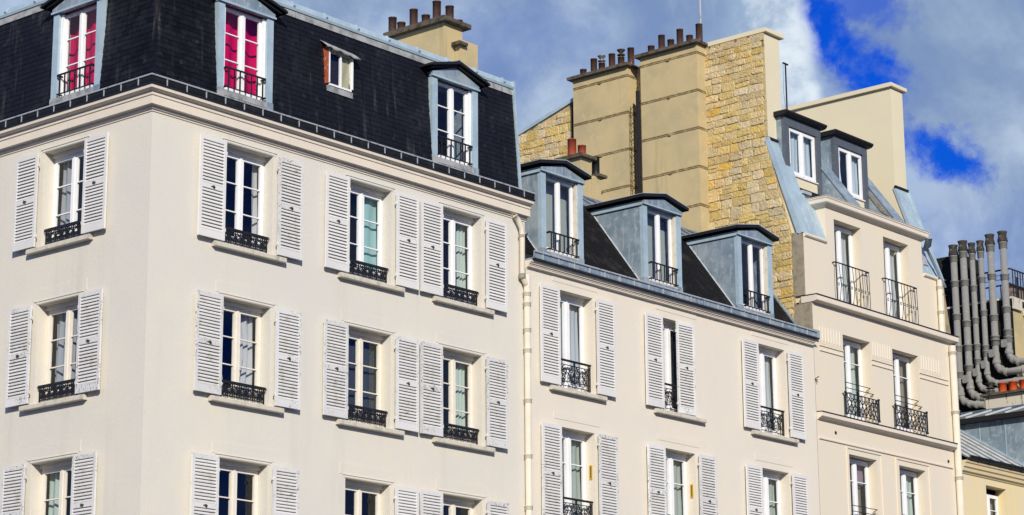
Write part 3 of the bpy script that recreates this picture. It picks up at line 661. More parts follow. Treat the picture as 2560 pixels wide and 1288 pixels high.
def dormer2(root, F, zb=14.56):
    hw, jw, zj = .745, .165, 16.60
    yb = pl2(zj)-DY2+.12
    # cheeks end on the roof slope; a shared body keeps them square
    poly = [(.05, zb+.02), (pl2(zb)-DY2+.12, zb), (yb, zj), (.05, zj)]
    d = obj('dormer', MB().box(-hw+.051, hw-.051, .06, yb, zj-.05, zj-.003), 'zinc', root, F)
    for s in (-1, 1): obj('cheek', MB().prism(poly, lambda a, b, t: (t, a, b), s*(hw-.028)-.0225, s*(hw-.028)+.0225), 'zinc', d, F)
    for s in (-1, 1):
        x0, x1 = (-hw, -hw+jw) if s < 0 else (hw-jw, hw)
        obj('jamb', MB().box(x0, x1, -.01, .09, zb+.28, zj-.002), 'zincl', d, F)
        obj('jamb_base', MB().box(x0-.006, x1+.006, -.02, .09, zb-.06, zb+.279), 'zinc', d, F)
        xi = (x1, x1+.05) if s < 0 else (x0-.05, x0)
        obj('casing', MB().box(xi[0]+.001, xi[1], .03, .19, zb+.246, zj-.03), 'sill', d, F)
        ed = MB().tube([(s*(hw+.004), pl2(zb+.1)-DY2-.03, zb+.1), (s*(hw+.004), pl2(zj-.05)-DY2-.03, zj-.05)], .022, 5); obj('cheek_flashing', ed, 'rim', d, F)
        obj('eave_moulding', MB().box(s*(hw+.02)-.02, s*(hw+.02)+.02, .0, yb+.1, zj-.02, zj+.09), 'zincl', d, F)
    obj('window_sill', MB().box(-hw+jw+.001, hw-jw-.001, -.045, .2, zb+.02, zb+.21), 'zinc', d, F)
    obj('sill_board', MB().box(-hw+jw+.001, hw-jw-.001, -.02, .18, zb+.211, zb+.245), 'sill', d, F)
    ped = MB().prism([(-hw-.03, zj), (hw+.03, zj), (hw+.03, zj+.085), (0, zj+.27), (-hw-.03, zj+.085)], lambda a, b, t: (a, t, b), -.05, .06)
    obj('pediment', ped, 'zinc', d, F)
    obj('pediment_mould', MB().box(-hw-.04, hw+.04, -.062, -.051, zj, zj+.03), 'zincl', d, F)
    rf = MB()
    for s in (-1, 1):
        rf.prism([(0, zj+.31), (s*.91, zj+.135), (s*.91, zj+.20), (0, zj+.375)], lambda a, b, t: (a, t, b), -.14, yb+.55)
    obj('dormer_roof', rf, 'zincd', d, F)
    rt_ = MB()
    for s in (-1, 1): rt_.prism([(0, zj+.377), (s*.92, zj+.202), (s*.92, zj+.212), (0, zj+.392)], lambda a, b, t: (a, t, b), -.15, yb+.56)
    obj('roof_sheet', rt_, 'zincl', d, F)
    window(root, F, zb+.245, zj-.03, 2*(hw-jw)-.10, .12, (), mid=.062, sw=.045, fw=.03)
    rail_bars(root, F, 1.06, zb+.27, .42, -.05, 7)
    return d
for c in DC2: dormer2(B2, FR(c, DY2))

S2C = [['cc', 'cC', 'cc'], ['ww', 'ww', 'cc'], ['--', '--', '--']]
for r, (zb, zt) in enumerate(R2):
    for i, c in enumerate(C2):
        if r == 2: continue
        F = FR(c)
        window(B2, F, zb+.03, zt-.06, 1.24, .26, () if r == 0 else (.55,), mid=.095, fw=.06, m='white')
        obj('window_head', MB().box(-.62, .62, .20, .34, zt-.065, zt-.003), 'cwhite', B2, F)
        sill(B2, F, 1.92, zb-.005); rail_mid(B2, F, 1.14, zb+.06)
        for s, chh in zip((-1, 1), S2C[r][i]):
            if chh == 'C':
                shutter(B2, F, .31, zb+.03, zt+.0, .635, .03, 'shutw', yaw=R(-3))
            else: shutter(B2, F, s*.985, zb+.03, zt-.01, .65, .088, 'shut' if chh == 'c' else 'shutw', tilt=random.uniform(-.004, .004))
        obj('lintel_band', MB().box(-.80, .80, -.008, .02, zt+.16, zt+.30), 'wall2', B2, F)

# small chimney with red pots on the middle roof
ch = obj('chimney_stack', MB().box(17.04, 17.46, 3.46, 4.08, 16.7, 18.76).box(17.47, 17.78, 3.40, 3.9, 16.7, 18.36), 'khaki', B2)
obj('chimney_cap', MB().bbox(16.93, 17.56, 3.34, 4.24, 18.76, 18.85, .015).bbox(17.57, 17.92, 3.3, 4.0, 18.36, 18.44, .012), 'capst', ch)
pot(ch, 17.2, 3.86, 18.84, .50, .112, 'potr'); pot(ch, 17.2, 3.54, 18.84, .27, .105, 'potr')
pot(ch, 17.70, 3.50, 18.43, .48, .10, 'iron'); pot(ch, 17.62, 3.75, 18.43, .22, .07, 'sootc')

# ================================================================== narrow building with rubble party wall
B3 = thing('apartment_building', (25.5, 4, .14), 'narrow cream building with tall rubble stone side wall, iron balconies and two attic dormers', 'building', 'buildings along the street')
X3 = 28.97; YU = .19; Y3 = 10.2
OA = [(23.40, 24.71, 12.56, 14.73), (25.80, 27.11, 12.56, 14.73)]; OB = [(23.47, 24.79, 9.42, 11.63), (25.88, 27.20, 9.42, 11.63)]
OU = [(23.50, 24.79, 15.56, 17.86), (25.91, 27.20, 15.56, 17.86)]
obj('wall', wall(OA+OB, X2+.012, X3, 0, 15.45, .36), 'wall3', B3)
obj('wall', wall(OU, 23.10, 27.90, 15.50, 18.16, .36), 'wall3', B3, FR(0, YU))
obj('wall', MB().quad((X2+.012, YU, 15.5), (23.10, YU, 15.5), (23.10, YU, 17.2), (X2+.012, YU, 17.2)).quad((23.10, YU, 17.1), (23.10, YU+.9, 17.1), (23.10, YU+.9, 18.16), (23.10, YU, 18.16)), 'wall3', B3)
obj('wall', MB().quad((27.90, YU, 15.5), (X3, YU, 15.5), (X3, YU, 17.2), (27.90, YU, 17.2)).quad((27.9, YU, 17.1), (27.9, YU+.9, 17.1), (27.9, YU+.9, 18.16), (27.9, YU, 18.16)), 'wall3', B3)
obj('wall', MB().quad((X3, .002, 0), (X3, Y3, 0), (X3, Y3, 17.1), (X3, .19, 17.1), (X3, .002, 15.4))
    , 'greyst', B3)
obj('wall', MB().quad((X3, Y3, 0), (X2+.02, Y3, 0), (X2+.02, Y3, 20), (X3, Y3, 20)), 'greyst', B3)
obj('wall', MB().quad((X2+.012, .002, 0), (X2+.012, YU+.2, 0), (X2+.012, YU+.2, 15.45), (X2+.012, .002, 15.45)), 'greyst', B3)
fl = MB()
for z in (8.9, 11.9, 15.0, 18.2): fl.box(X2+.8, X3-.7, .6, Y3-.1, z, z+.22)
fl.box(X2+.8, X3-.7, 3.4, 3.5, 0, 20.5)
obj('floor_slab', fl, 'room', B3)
def st3(xa, xb, y0=0): return [lambda p, z: (xa+max(0, .12-p)*.0, y0-p, z), lambda p, z: (xb, y0-p, z)]
obj('ledge', MB().sweep([(-.3, 15.36), (.02, 15.36), (.10, 15.37), (.16, 15.385), (.17, 15.40), (.17, 15.515), (.155, 15.525), (-.3, 15.53)], st3(X2-.03, X3+.06)), 'cornice', B3)
obj('ledge_flashing', MB().sweep([(-.25, 15.532), (.19, 15.528), (.19, 15.548), (-.25, 15.556)], st3(X2-.04, X3+.08)), 'zincd', B3)
obj('ledge', MB().sweep([(-.02, 12.34), (.03, 12.34), (.06, 12.37), (.10, 12.385), (.15, 12.41), (.16, 12.42), (.16, 12.515), (-.02, 12.525)], st3(X2+.03, X3-.30)), 'cornice', B3)
obj('ledge_flashing', MB().sweep([(-.02, 12.526), (.18, 12.518), (.18, 12.536), (-.02, 12.546)], st3(X2+.02, X3-.29)), 'zincd', B3)
# fluted panels and string mouldings
fm = cached(('flute',), lambda: MB().prism([(-.035, 0), (.035, 0), (.02, -.011), (-.02, -.011)], lambda a, b, t: (a, b, t), 14.40, 14.77), 'wall3')
for a0, a1 in ((22.28, 23.33), (24.80, 25.75), (27.22, 28.25)):
    pn = obj('fluted_panel', MB().box(a0-.02, a1+.02, -.006, .02, 14.33, 14.39), 'wall3', B3)
    nfl = int((a1-a0)/.118)
    for k in range(nfl): obj('flute', fm, None, pn, FR(a0+.06+k*(a1-a0-.12)/(nfl-1)))
for a0, a1 in ((22.28, 23.38), (24.73, 25.78), (27.13, 28.62)):
    for z in (14.15, 14.28): obj('string_moulding', MB().bbox(a0, a1, -.028, .02, z-.016, z+.022, .006), 'wall3', B3)
obj('string_moulding', MB().bbox(22.10, 28.62, -.035, .02, 11.85, 11.90, .008), 'wall3', B3)
for a0, a1 in ((23.34, 25.03), (25.70, 27.42)):
    obj('window_surround', MB().box(a0, a0+.055, -.026, .02, 8.8, 11.77).box(a1-.055, a1, -.026, .02, 8.8, 11.77).box(a0, a1, -.024, .02, 11.772, 11.82), 'wall3', B3)
for x, z in ((22.88, 11.97+.13), (28.42, 12.03)):
    obj('vent', MB().tube([(x, -.012, z), (x, .03, z)], .045, 10), 'iron', B3)
obj('wall_hook', MB().tube([(22.06, -.10, 13.42), (22.02, -.01, 13.36), (22.05, -.06, 13.27)], .014, 5), 'latch', B3)

for (x0, x1, zb, zt), y0 in [(o, 0) for o in OA+OB] + [(o, YU) for o in OU]:
    c = (x0+x1)/2; F = FR(c, y0)
    window(B3, F, zb+.02, zt-.03, x1-x0-.01, .27, () if y0 else (.46, 1.35)[:1], mid=.08, fw=.065, m='white')
# lower balconettes: lattice with posts and two bars above
def balconette(F, w, zb, h=.58, y=-.10):
    h2 = w/2
    mb = MB().box(-h2, h2, y-.014, y+.014, zb+h-.02, zb+h).box(-h2, h2, y-.01, y+.01, zb+h-.13, zb+h-.115).box(-h2, h2, y-.01, y+.01, zb+.04, zb+.058)
    for s in (-1, 1):
        mb.tube([(s*h2, y, zb), (s*h2, y, zb+h)], .022, 6)
        mb.lathe([(.0, -.035), (.03, -.02), (.035, 0), (.03, .02), (0, .035)], (s*h2, y, zb+h+.01), 8).lathe([(.0, -.03), (.032, -.02), (.036, 0), (.03, .02), (0, .03)], (s*h2, y, zb+.03), 8)
        mb.box(s*h2-.008, s*h2+.008, y, .26 if False else -.001, zb+h-.03, zb+h-.012)
    r = obj('balcony_railing', mb, 'iron', B3, F)
    for k, z in enumerate((zb+h+.14, zb+h+.30)):
        q = h2-.16-.06*k
        obj('guard_bar', MB().tube([(-q-.05, .16, z), (-q, y+.04+.06*k, z), (q, y+.04+.06*k, z), (q+.05, .16, z-.05)], .011, 5), 'iron', r, F)
    def fn():
        s = MB(); n = 9; p = w/n
        for k in range(n):
            x = -h2+p*(k+.5)
            s.tube([(x, y, .02), (x, y, h-.02)], .009, 4)
            scroll(s, x-p*.25, h-.068, p*.30, y, 1.3, 0, 1, .008)
            if k < n-1:
                s.tube([(x, y, .06), (x+p*.5, y, .2), (x+p, y, .33), (x+p*.5, y, h-.13)], .011, 4, False)
                s.tube([(x+p, y, .06), (x+p*.5, y, .2), (x, y, .33), (x+p*.5, y, h-.13)], .011, 4, False)
        return s
    obj('latticework', cached(('latticework', round(w, 2)), fn, 'iron'), None, r, F @ TR(0, 0, zb))
for o, zz in ((OA[0], 12.56), (OA[1], 12.56), (OB[0], 9.42), (OB[1], 9.42)): balconette(FR((o[0]+o[1])/2), 1.58, zz+.05 if zz > 12 else zz+.03)
# upper balconies: fan of thin rods
for o in OU:
    c = (o[0]+o[1])/2; F = FR(c, YU); zb, zt, h2, y = 15.56, 16.66, .80, -.10
    mb = MB().tube([(-h2, .0, zt), (-h2, y, zt), (h2, y, zt), (h2, .0, zt)], .02, 6)
    r = obj('balcony_railing', mb, 'iron', B3, F); obj('bottom_rail', MB().tube([(-h2, y, zb+.03), (h2, y, zb+.03)], .010, 5), 'iron', r, F)
    n = 11
    for k in range(n):
        x = -h2+2*h2*(k)/(n-1); xm = x+(.03 if k % 2 else -.03)
        obj('rod', MB().tube([(x, y, zt), (xm, y-.03, zb+.5), (x-(.02 if k % 2 else -.02), y, zb+.02)], .0085, 4), 'iron', r, F)
        if k < n-1: obj('rod_collar', MB().tube([(x+.07+.035*math.cos(a), y-.03, zb+.52+.04*math.sin(a)) for a in [i*math.pi/4 for i in range(9)]], .007, 4, False), 'iron', r, F)

# attic: bay cornice, side mansards, wedges, dormers
def stb(a, b): return [lambda p, z: (a-p, YU+.55, z), lambda p, z: (a-p, YU-p, z), lambda p, z: (b+p, YU-p, z), lambda p, z: (b+p, YU+.55, z)]
obj('attic_cornice', MB().sweep([(-.02, 18.10), (.02, 18.10), (.06, 18.13), (.14, 18.17), (.17, 18.20), (.17, 18.29), (.19, 18.31), (.19, 18.345), (-.02, 18.36)], stb(23.10, 27.90)), 'cornice', B3)
obj('attic_flashing', MB().sweep([(-.05, 18.362), (.205, 18.347), (.205, 18.362), (-.05, 18.385)], stb(23.10, 27.90)), 'sill', B3)
def sl(z): return YU+.02+(z-17.25)*.365
def mansard_side(a0, a1, zt=19.0):
    m_ = obj('side_roof', MB().prism([(sl(17.22)-.02, 17.22), (sl(zt)-.02, zt), (sl(zt)+.05, zt), (sl(17.22)+.05, 17.22)], lambda a, b, t: (t, a, b), a0, a1), 'zincl', B3)
    n = 3
    for k in range(1, n): obj('standing_seam', MB().tube([(a0+(a1-a0)*k/n, sl(17.26)-.025, 17.26), (a0+(a1-a0)*k/n, sl(18.45)-.025, 18.45)], .012, 5), 'zinc', m_)
    obj('eave_moulding', MB().sweep([(-.05, 17.12), (.03, 17.12), (.06, 17.15), (.06, 17.21), (-.05, 17.22)], [lambda p, z: (a0+.02, YU-p, z), lambda p, z: (a1-.02, YU-p, z)]), 'cornice', m_)
    return m_
m_ = mansard_side(22.05, 23.095, 18.5)
obj('box_gutter', MB().prism([(sl(18.5)-.10, 18.47), (sl(18.5)+.2, 18.47), (sl(18.5)+.2, 18.53), (sl(18.5)-.06, 18.56), (sl(18.5)-.10, 18.55)], lambda a, b, t: (t, a, b), 22.70, 23.08), 'rim', m_)
obj('gutter_shade_filler', MB().box(22.76, 23.9, sl(18.6)+.02, sl(18.6)+.2, 18.40, 18.66), 'zincd', m_)  # solid near-black box stands in for the shade above the gutter
mansard_side(27.905, 28.95, 18.5)
# wedges of roof between the recessed dormers
YD = .93
D3 = [(22.46, 24.18), (24.83, 26.49)]
def wz(y): return 18.38+(y-.10)*1.36
for a0, a1, sd in ((24.185, 24.82, 0), (26.50, 27.05, 1)):
    w_ = obj('roof_wedge', MB().prism([(.10, wz(.10)), (1.75, wz(1.75)), (1.75, 18.3), (.10, 18.3)], lambda a, b, t: (t, a, b), a0, a1), 'zinc', B3)
    obj('wedge_flashing', MB().prism([(.06, wz(.06)), (1.7, wz(1.7)), (1.7, wz(1.7)+.06), (.06, wz(.06)+.06)], lambda a, b, t: (t, a, b), a0-.03, a0+.10), 'zinc', w_)
    if sd:
        lm = cached(('louvre_slat',), lambda: MB().box(-.02, .012, -.30, .30, -.012, .012), 'wood')
        for k in range(9):
            yy = .42+k*.055; lz = wz(yy)-.14
            obj('louvre_slat', lm, None, w_, TR(a0-.012, yy+.03, lz) @ Matrix.Rotation(R(38), 4, 'X') @ Matrix.Diagonal((1, .55, 1, 1)))
for i, (a0, a1) in enumerate(D3):
    c = (a0+a1)/2; hw = (a1-a0)/2; F = FR(c, YD)
    zb, zt = 19.05, 20.60
    d = obj('dormer', MB().box(-hw+.051, hw-.051, .1, 1.9, zt-.06, zt-.003), 'zinc', B3, F)
    for s in (-1, 1): obj('cheek', MB().box(s*(hw-.03)-.02, s*(hw-.03)+.02, .091, 1.9, 18.4, zt-.001), 'zinc', d, F)
    for s in (-1, 1):
        x0, x1 = (-hw, -hw+.215) if s < 0 else (hw-.215, hw)
        obj('jamb', MB().box(x0, x1, 0, .09, 18.36, zt-.235), 'frameg', d, F)
    obj('header', MB().box(-hw, hw, -.004, .09, zt-.234, zt), 'frameg', d, F)
    obj('apron_panel', MB().box(-hw+.216, hw-.216, .02, .10, 18.36, zb-.02), 'attic', d, F)
    obj('window_sill', MB().box(-hw+.216, hw-.216, -.02, .10, zb-.019, zb+.012), 'white', d, F)
    obj('dormer_roof', MB().prism([(-.16, zt+.075), (-.10, zt+.02), (.0, zt+.001), (1.95, zt+.001), (1.95, zt+.12), (-.16, zt+.12)], lambda a, b, t: (t, a, b), -hw-.11, hw+.11), 'zincd', d, F)
    obj('roof_sheet', MB().box(-hw-.10, hw+.10, -.14, 1.9, zt+.121, zt+.135), 'zincg', d, F)
    window(B3, F, zb+.014, zt-.236, 2*hw-.435, .055, (), mid=.085, sw=.075, fw=.03)
obj('attic_floor', MB().box(22.76, 28.31, YU+.45, 2.0, 18.22, 18.28), 'zincg', B3)
obj('attic_roof', MB().quad((22.74, 2.1, 20.42), (28.33, 2.1, 20.42), (28.33, 6, 20.9), (22.74, 6, 20.9)).quad((22.74, 6, 20.9), (28.33, 6, 20.9), (28.33, Y3, 19.6), (22.74, Y3, 19.6)).quad((22.74, 1.95, 18.3), (28.33, 1.95, 18.3), (28.33, 2.1, 20.42), (22.74, 2.1, 20.42)), 'zincg', B3)

# party walls
YF = 1.19
def party(a0, a1, ztop, yb_top, zr):
    poly = [(YU+.10, 15.4), (YU+.10, 17.2), (YF, 19.86), (YF, ztop), (yb_top, ztop), (Y3, ztop-1.1), (Y3, 12)]
    poly = poly[:1] + [(YU+.10, 17.2), (YF, 19.86), (YF, ztop), (yb_top-.001, ztop), (yb_top, zr), (Y3, zr-.85), (Y3, 15.4)]
    return obj('party_wall', MB().prism(poly, lambda a, b, t: (t, a, b), a0, a1), 'attic', B3)
pwL = party(22.04, 22.74, 22.86, 7.3, 22.38)
pwR = party(28.33, 28.96, 22.88, 7.0, 22.0)
obj('coping', MB().bbox(21.99, 22.86, YF-.09, 5.2, 22.862, 22.98, .012), 'attic', pwL)
obj('coping', MB().bbox(28.24, 29.08, YF-.09, 7.0, 22.882, 23.0, .012), 'attic', pwR)
def verge_cover(pw, a0, a1, up_side):
    c = obj('verge_cover', MB().prism([(YU+.03, 17.22), (YF-.02, 19.93), (YF+.06, 19.90), (YU+.12, 17.18)], lambda a, b, t: (t, a, b), a0, a1), 'zincl', pw)
    obj('verge_upstand', MB().prism([(YU-.01, 17.21), (YF-.07, 19.95), (YF+.06, 19.93), (YU+.14, 17.16)], lambda a, b, t: (t, a, b), up_side, up_side+.06), 'zincl', pw)
    obj('verge_cap', MB().bbox(a0-.02, a1+.02, YF-.06, YF+.0, 19.90, 19.97, .006), 'zincd', pw)
obj('coping', MB().prism([(7.45, 22.35), (10.15, 21.56), (10.15, 21.66), (7.45, 22.45)], lambda a, b, t: (t, a, b), 21.93, 22.8), 'zincl', pwL)
verge_cover(pwL, 22.03, 22.76, 21.975)
verge_cover(pwR, 28.30, 28.97, 28.96)
obj('rain_hopper', MB().tube([(27.98, -.02, 18.2), (28.12, .12, 18.02), (28.2, .28, 17.92)], [.09, .10, .05], 8).tube([(28.2, .2, 17.95), (28.62, .06, 17.2), (28.72, -.02, 16.9)], .045, 8), 'zinc', pwR)
obj('roof_hatch', MB().prism([(sl(17.5)-.06, 17.5), (sl(17.95)-.06, 17.95), (sl(17.95)-.02, 17.97), (sl(17.5)-.0, 17.5)], lambda a, b, t: (t, a, b), 28.10, 28.34), 'rim', pwR)
# rubble stonework on the exposed flank
core = obj('rubble_core', MB().prism([(YU+.28, 13.6), (YU+.30, 17.1), (YF-.03, 19.7), (YF-.0, 22.84), (7.29, 22.84), (7.3, 22.36), (10.1, 21.55), (10.1, 13.6)], lambda a, b, t: (t, a, b), 21.985, 22.035), 'mortar', pwL)
obj('quoin', MB().prism([(YU-.19, 14.3), (YU-.19, 15.34), (YU+.31, 15.34), (YU+.31, 14.3)], lambda a, b, t: (t, a, b), 21.975, 22.03).prism([(YU+.002, 15.56), (YU+.002, 17.17), (YU+.31, 17.24), (YU+.31, 15.56)], lambda a, b, t: (t, a, b), 21.975, 22.03), 'greyst', pwL)
def stone_mesh(s):
    rr = random.Random(s); mb = MB(); n = 12; ring = []
    for lv, (sc, x) in enumerate(((1.0, .02), (.985, -.45), (.93, -.92), (.6, -1.0))):
        for k in range(n):
            a = 2*math.pi*(k+.5)/n; ca, sa = math.cos(a), math.sin(a)
            q = 1/(abs(ca)**7+abs(sa)**7)**(1/7)
            if lv == 0: ring.append(1+rr.uniform(-.13, .04))
            mb.v.append((x*(1+rr.uniform(-.25, .25) if lv > 1 else 1), .5*q*ca*sc*ring[k], .5*q*sa*sc*ring[k]))
    for lv in range(3):
        for k in range(n): mb.f.append((lv*n+k, lv*n+(k+1) % n, (lv+1)*n+(k+1) % n, (lv+1)*n+k)); mb.sm.append(False)
    mb.f.append(tuple(3*n+k for k in range(n))); mb.sm.append(False)
    return mb
SV = [cached(('stone', s), lambda s=s: stone_mesh(s), 'stone') for s in range(14)]
def slope_front(z): return YU+.34 if z < 17.2 else (YU+.34+(z-17.2)*(YF-YU-.3)/2.66 if z < 19.86 else YF+.03)
rs = random.Random(5); z = 14.55; ns = 0
while z < 22.76:
    hz = min(rs.choice((.13, .16, .2, .22, .25, .27)) if z < 21.6 else rs.choice((.10, .13, .16, .19)), 22.8-z)
    zc = z+hz/2
    for lo, hi in ((slope_front(zc), 3.10), (7.32, 9.7)):
        if lo > 5 and (zc < 20.5 or zc > 22.6): continue
        y = lo
        while y < hi-.06:
            wy = min(rs.uniform(.22, .52)*(1 if zc < 21.6 else .85), hi-y)
            if hi-y-wy < .12: wy = hi-y
            yc = y+wy/2
            vis = yc < 3.1 and zc > 14.45+max(0, (yc-.3))*1.0 or (yc > 7 and zc < 22.27-(yc-7.3)*.29)
            if vis and hz > .05:
                parts = [(zc, hz)] if rs.random() > .12 or hz < .2 else [(z+hz*.27, hz*.52), (z+hz*.77, hz*.45)]
                for zz, hh in parts:
                    obj('stone', SV[rs.randrange(14)], None, pwL, TR(21.985, yc+rs.uniform(-.006, .006), zz+rs.uniform(-.01, .01)) @ Matrix.Rotation(rs.uniform(-.06, .06), 4, 'X') @ Matrix.Diagonal((rs.uniform(.006, .030), wy*rs.uniform(.965, 1.04), hh*rs.uniform(.92, 1.05), 1))); ns += 1
            y += wy
    z += hz
print('stones', ns)

# tall chimney stacks against the rubble wall
def stack(y0, y1, zt, xb, bands, pots):
    c = obj('chimney_stack', MB().box(xb, 21.978, y0, y1, 16.6, zt), 'khaki', B3)
    obj('chimney_cap', MB().bbox(xb-.14, 22.10, y0-.10, y1+.12, zt, zt+.085, .015), 'capst', c)
    for z in bands:
        t = .012
        mb = MB()
        for dz in (-.022, .022): mb.box(xb-t, xb-.001, y0-t, y1, z+dz-.011, z+dz+.011).box(xb-.0005, 21.975, y0-t, y0-.001, z+dz-.011, z+dz+.011)
        mb.box(xb-.035, xb-.001, (y0+y1)/2-.04, (y0+y1)/2+.04, z-.05, z+.02)
        obj('iron_band', mb, 'band', c)
    for y, h, cw in pots: pot(c, xb+.18, y, zt+.08, h*1.12, .094, 'pot', cw)
stack(3.07, 4.97, 22.87, 21.6, (22.63, 21.57, 20.52, 19.45, 18.4), [(4.72, .24, 0), (4.36, .44, 0), (4.05, .26, 0), (3.74, .46, 0), (3.42, .24, 0), (3.10, .46, 0)])
stack(5.42, 7.33, 22.75, 21.6, (22.50, 21.45, 20.40, 19.36), [(7.1, .22, 0), (6.72, .42, 0), (6.44, .25, 1), (6.08, .42, 0), (5.76, .27, 2), (5.42, .44, 0)])
obj('black_gap_panel', MB().box(21.80, 21.978, 7.35, 7.55, 19.5, 22.2), 'soot', B3)  # flat black strip drawn as the dark gap beside the stack

# ================================================================== yellow building
B4 = thing('apartment_building', (33, 4, .14), 'pale yellow building with ribbed zinc roof at the lower right edge', 'building', 'buildings along the street')
obj('wall', wall([(30.39, 31.51, 9.6, 11.61), (33.4, 34.5, 9.6, 11.61)], X3+.015, 37.5, 0, 12.0, .34), 'wall4', B4)
obj('wall', MB().quad((37.5, 0, 0), (37.5, 8, 0), (37.5, 8, 13), (37.5, 0, 12)).quad((X3+.02, 8, 0), (37.5, 8, 0), (37.5, 8, 16), (X3+.02, 8, 16)), 'wall4', B4)
obj('floor_slab', MB().box(X3+.05, 37.4, .36, 7.9, 11.75, 11.95).box(X3+.05, 37.4, 2.6, 2.7, 0, 12), 'room', B4)
window(B4, FR(30.95), 9.62, 11.45, 1.11, .27, (.34,), m='white'); window(B4, FR(33.95), 9.62, 11.45, 1.09, .27, (.34,), m='white')
obj('cornice', MB().sweep([(-.05, 11.80), (.03, 11.80), (.05, 11.84), (.10, 11.86), (.12, 11.93), (.10, 11.935), (.10, 11.95), (.15, 11.97), (.17, 12.05), (.16, 12.055), (.2, 12.08), (.22, 12.13), (-.05, 12.14)], [lambda p, z: (X3+.06, -p, z), lambda p, z: (37.5, -p, z)]), 'wall4', B4)
gut = obj('gutter', MB().sweep([(.15, 12.142), (.24, 12.142), (.30, 12.17), (.32, 12.24), (.30, 12.27), (.28, 12.20), (-.05, 12.18), (-.05, 12.142)], [lambda p, z: (X3+.15, -p, z), lambda p, z: (37.5, -p, z)]), 'gut1', B4)
gj = cached(('gutter_joint',), lambda: MB().sweep([(.14, 12.138), (.245, 12.138), (.31, 12.165), (.33, 12.24), (.31, 12.28), (.30, 12.25), (.24, 12.16)], [lambda p, z: (-.02, -p, z), lambda p, z: (.02, -p, z)]), 'gut1')
for k in range(12): obj('gutter_joint', gj, None, gut, FR(X3+.6+k*.6))
def r4(y): return 12.24+(y+.15)*.63
rf4 = obj('roof', MB().quad((X3+.02, -.2, r4(-.2)), (37.5, -.2, r4(-.2)), (37.5, 3.6, r4(3.6)), (X3+.02, 3.6, r4(3.6))), 'zincg', B4)
sm4 = cached(('roof_rib',), lambda: MB().prism([(-.025, 0), (.025, 0), (.02, .05), (-.02, .05)], lambda a, b, t: (a, t, r4(t)+b), -.12, 3.5), 'rib')
for k in range(13): obj('roof_rib', sm4, None, rf4, FR(X3+.35+k*.62))
# broad zinc roof house with its cheek facing the street corner
XD = 33.0
dz4 = obj('dormer', MB().prism([(-.25, r4(-.25)), (2.6, r4(2.6)), (2.6, 13.9), (-.25, 13.9)], lambda a, b, t: (t, a, b), XD, XD+.12), 'zinc', B4)
for y in (.72, 1.55): obj('standing_seam', MB().box(XD-.018, XD-.001, y-.012, y+.012, r4(y)+.02, 13.88), 'zincl', dz4)
obj('cheek_flashing', MB().prism([(-.3, r4(-.3)), (2.6, r4(2.6)), (2.6, r4(2.6)+.06), (-.3, r4(-.3)+.06)], lambda a, b, t: (t, a, b), XD-.05, XD-.002), 'zincl', dz4)
obj('dormer_front', MB().box(XD+.13, 37.4, -.22, -.14, 12.3, 13.9), 'zinc', dz4)
obj('eave_board', MB().bbox(XD-.22, XD-.02, -.45, 2.9, 13.88, 14.02, .01), 'zincd', dz4)
dr = obj('dormer_roof', MB().prism([(XD-.2, 14.022), (34.35, 14.46), (37.4, 13.9), (37.4, 13.8), (XD-.2, 13.96)], lambda a, b, t: (a, t, b), -.4, 2.9), 'zincg', dz4)
for y in (-.1, .55, 1.2, 1.85, 2.5): obj('roof_rib', MB().prism([(XD-.16, 14.03), (34.32, 14.45), (34.32, 14.50), (XD-.16, 14.08)], lambda a, b, t: (a, t, b), y, y+.06), 'rib', dz4)
obj('ridge_roll', MB().tube([(34.35, -.4, 14.48), (34.35, 2.9, 14.48)], .05, 8), 'zincl', dz4)
ch = obj('chimney_stack', MB().box(34.75, 35.6, 1.02, 2.28, 13.8, 14.98), 'stained', B4)
obj('chimney_cap', MB().bbox(34.62, 35.72, .88, 2.40, 14.98, 15.05, .015), 'capst', ch)
for y in (1.80, 1.45, 1.10): pot(ch, 34.95, y, 15.04, .33, .125, 'poto')
pot(ch, 34.95, 2.2, 15.04, .16, .12, 'cowl', 2)

# ================================================================== terrace building with sooty flank
B5 = thing('apartment_building', (38, 4, .14), 'building with sooty black flank and railed roof terrace behind grey flue pipes', 'building', 'buildings along the street')
obj('wall', MB().quad((36.15, 1.95, 0), (36.15, 9, 0), (36.15, 9, 18.2), (36.15, 1.95, 18.2)), 'soot', B5)
obj('wall', MB().box(36.4, 37.6, 3.78, 6, 18.2, 19.95), 'soot', B5)
obj('wall', MB().quad((36.15, 1.95, 0), (44, 1.95, 0), (44, 1.95, 18.0), (36.15, 1.95, 18.0)), 'khaki', B5)
obj('terrace_slab', MB().box(36.12, 44, 1.93, 9, 18.2, 18.26).box(36.08, 36.6, 1.86, 1.92, 17.86, 18.2), 'stained', B5)
rl = obj('terrace_railing', MB().tube([(36.3, 5.5, 19.16), (36.3, 2.05, 19.18), (44, 2.05, 19.18)], .028, 6).tube([(36.3, 5.5, 18.68), (36.3, 2.05, 18.70), (44, 2.05, 18.70)], .024, 6).tube([(36.3, 5.5, 19.0), (36.3, 2.05, 19.02)], .01, 4).tube([(36.3, 5.5, 18.86), (36.3, 2.05, 18.88)], .01, 4), 'iron', B5)
bm = cached(('baluster',), lambda: MB().box(-.012, .012, -.012, .012, 18.26, 18.70), 'iron'); bm2 = cached(('baluster2',), lambda: MB().box(-.012, .012, -.012, .012, 18.26, 19.18), 'iron')
for k in range(16): obj('baluster', bm, None, rl, TR(36.3, 2.2+k*.2, 0))
for k in range(30): obj('baluster', bm2, None, rl, TR(36.45+k*.16, 2.05, 0))
ch = obj('chimney_stack', MB().box(40.2, 41.7, 4.1, 4.5, 18.2, 19.6), 'brick', B5)
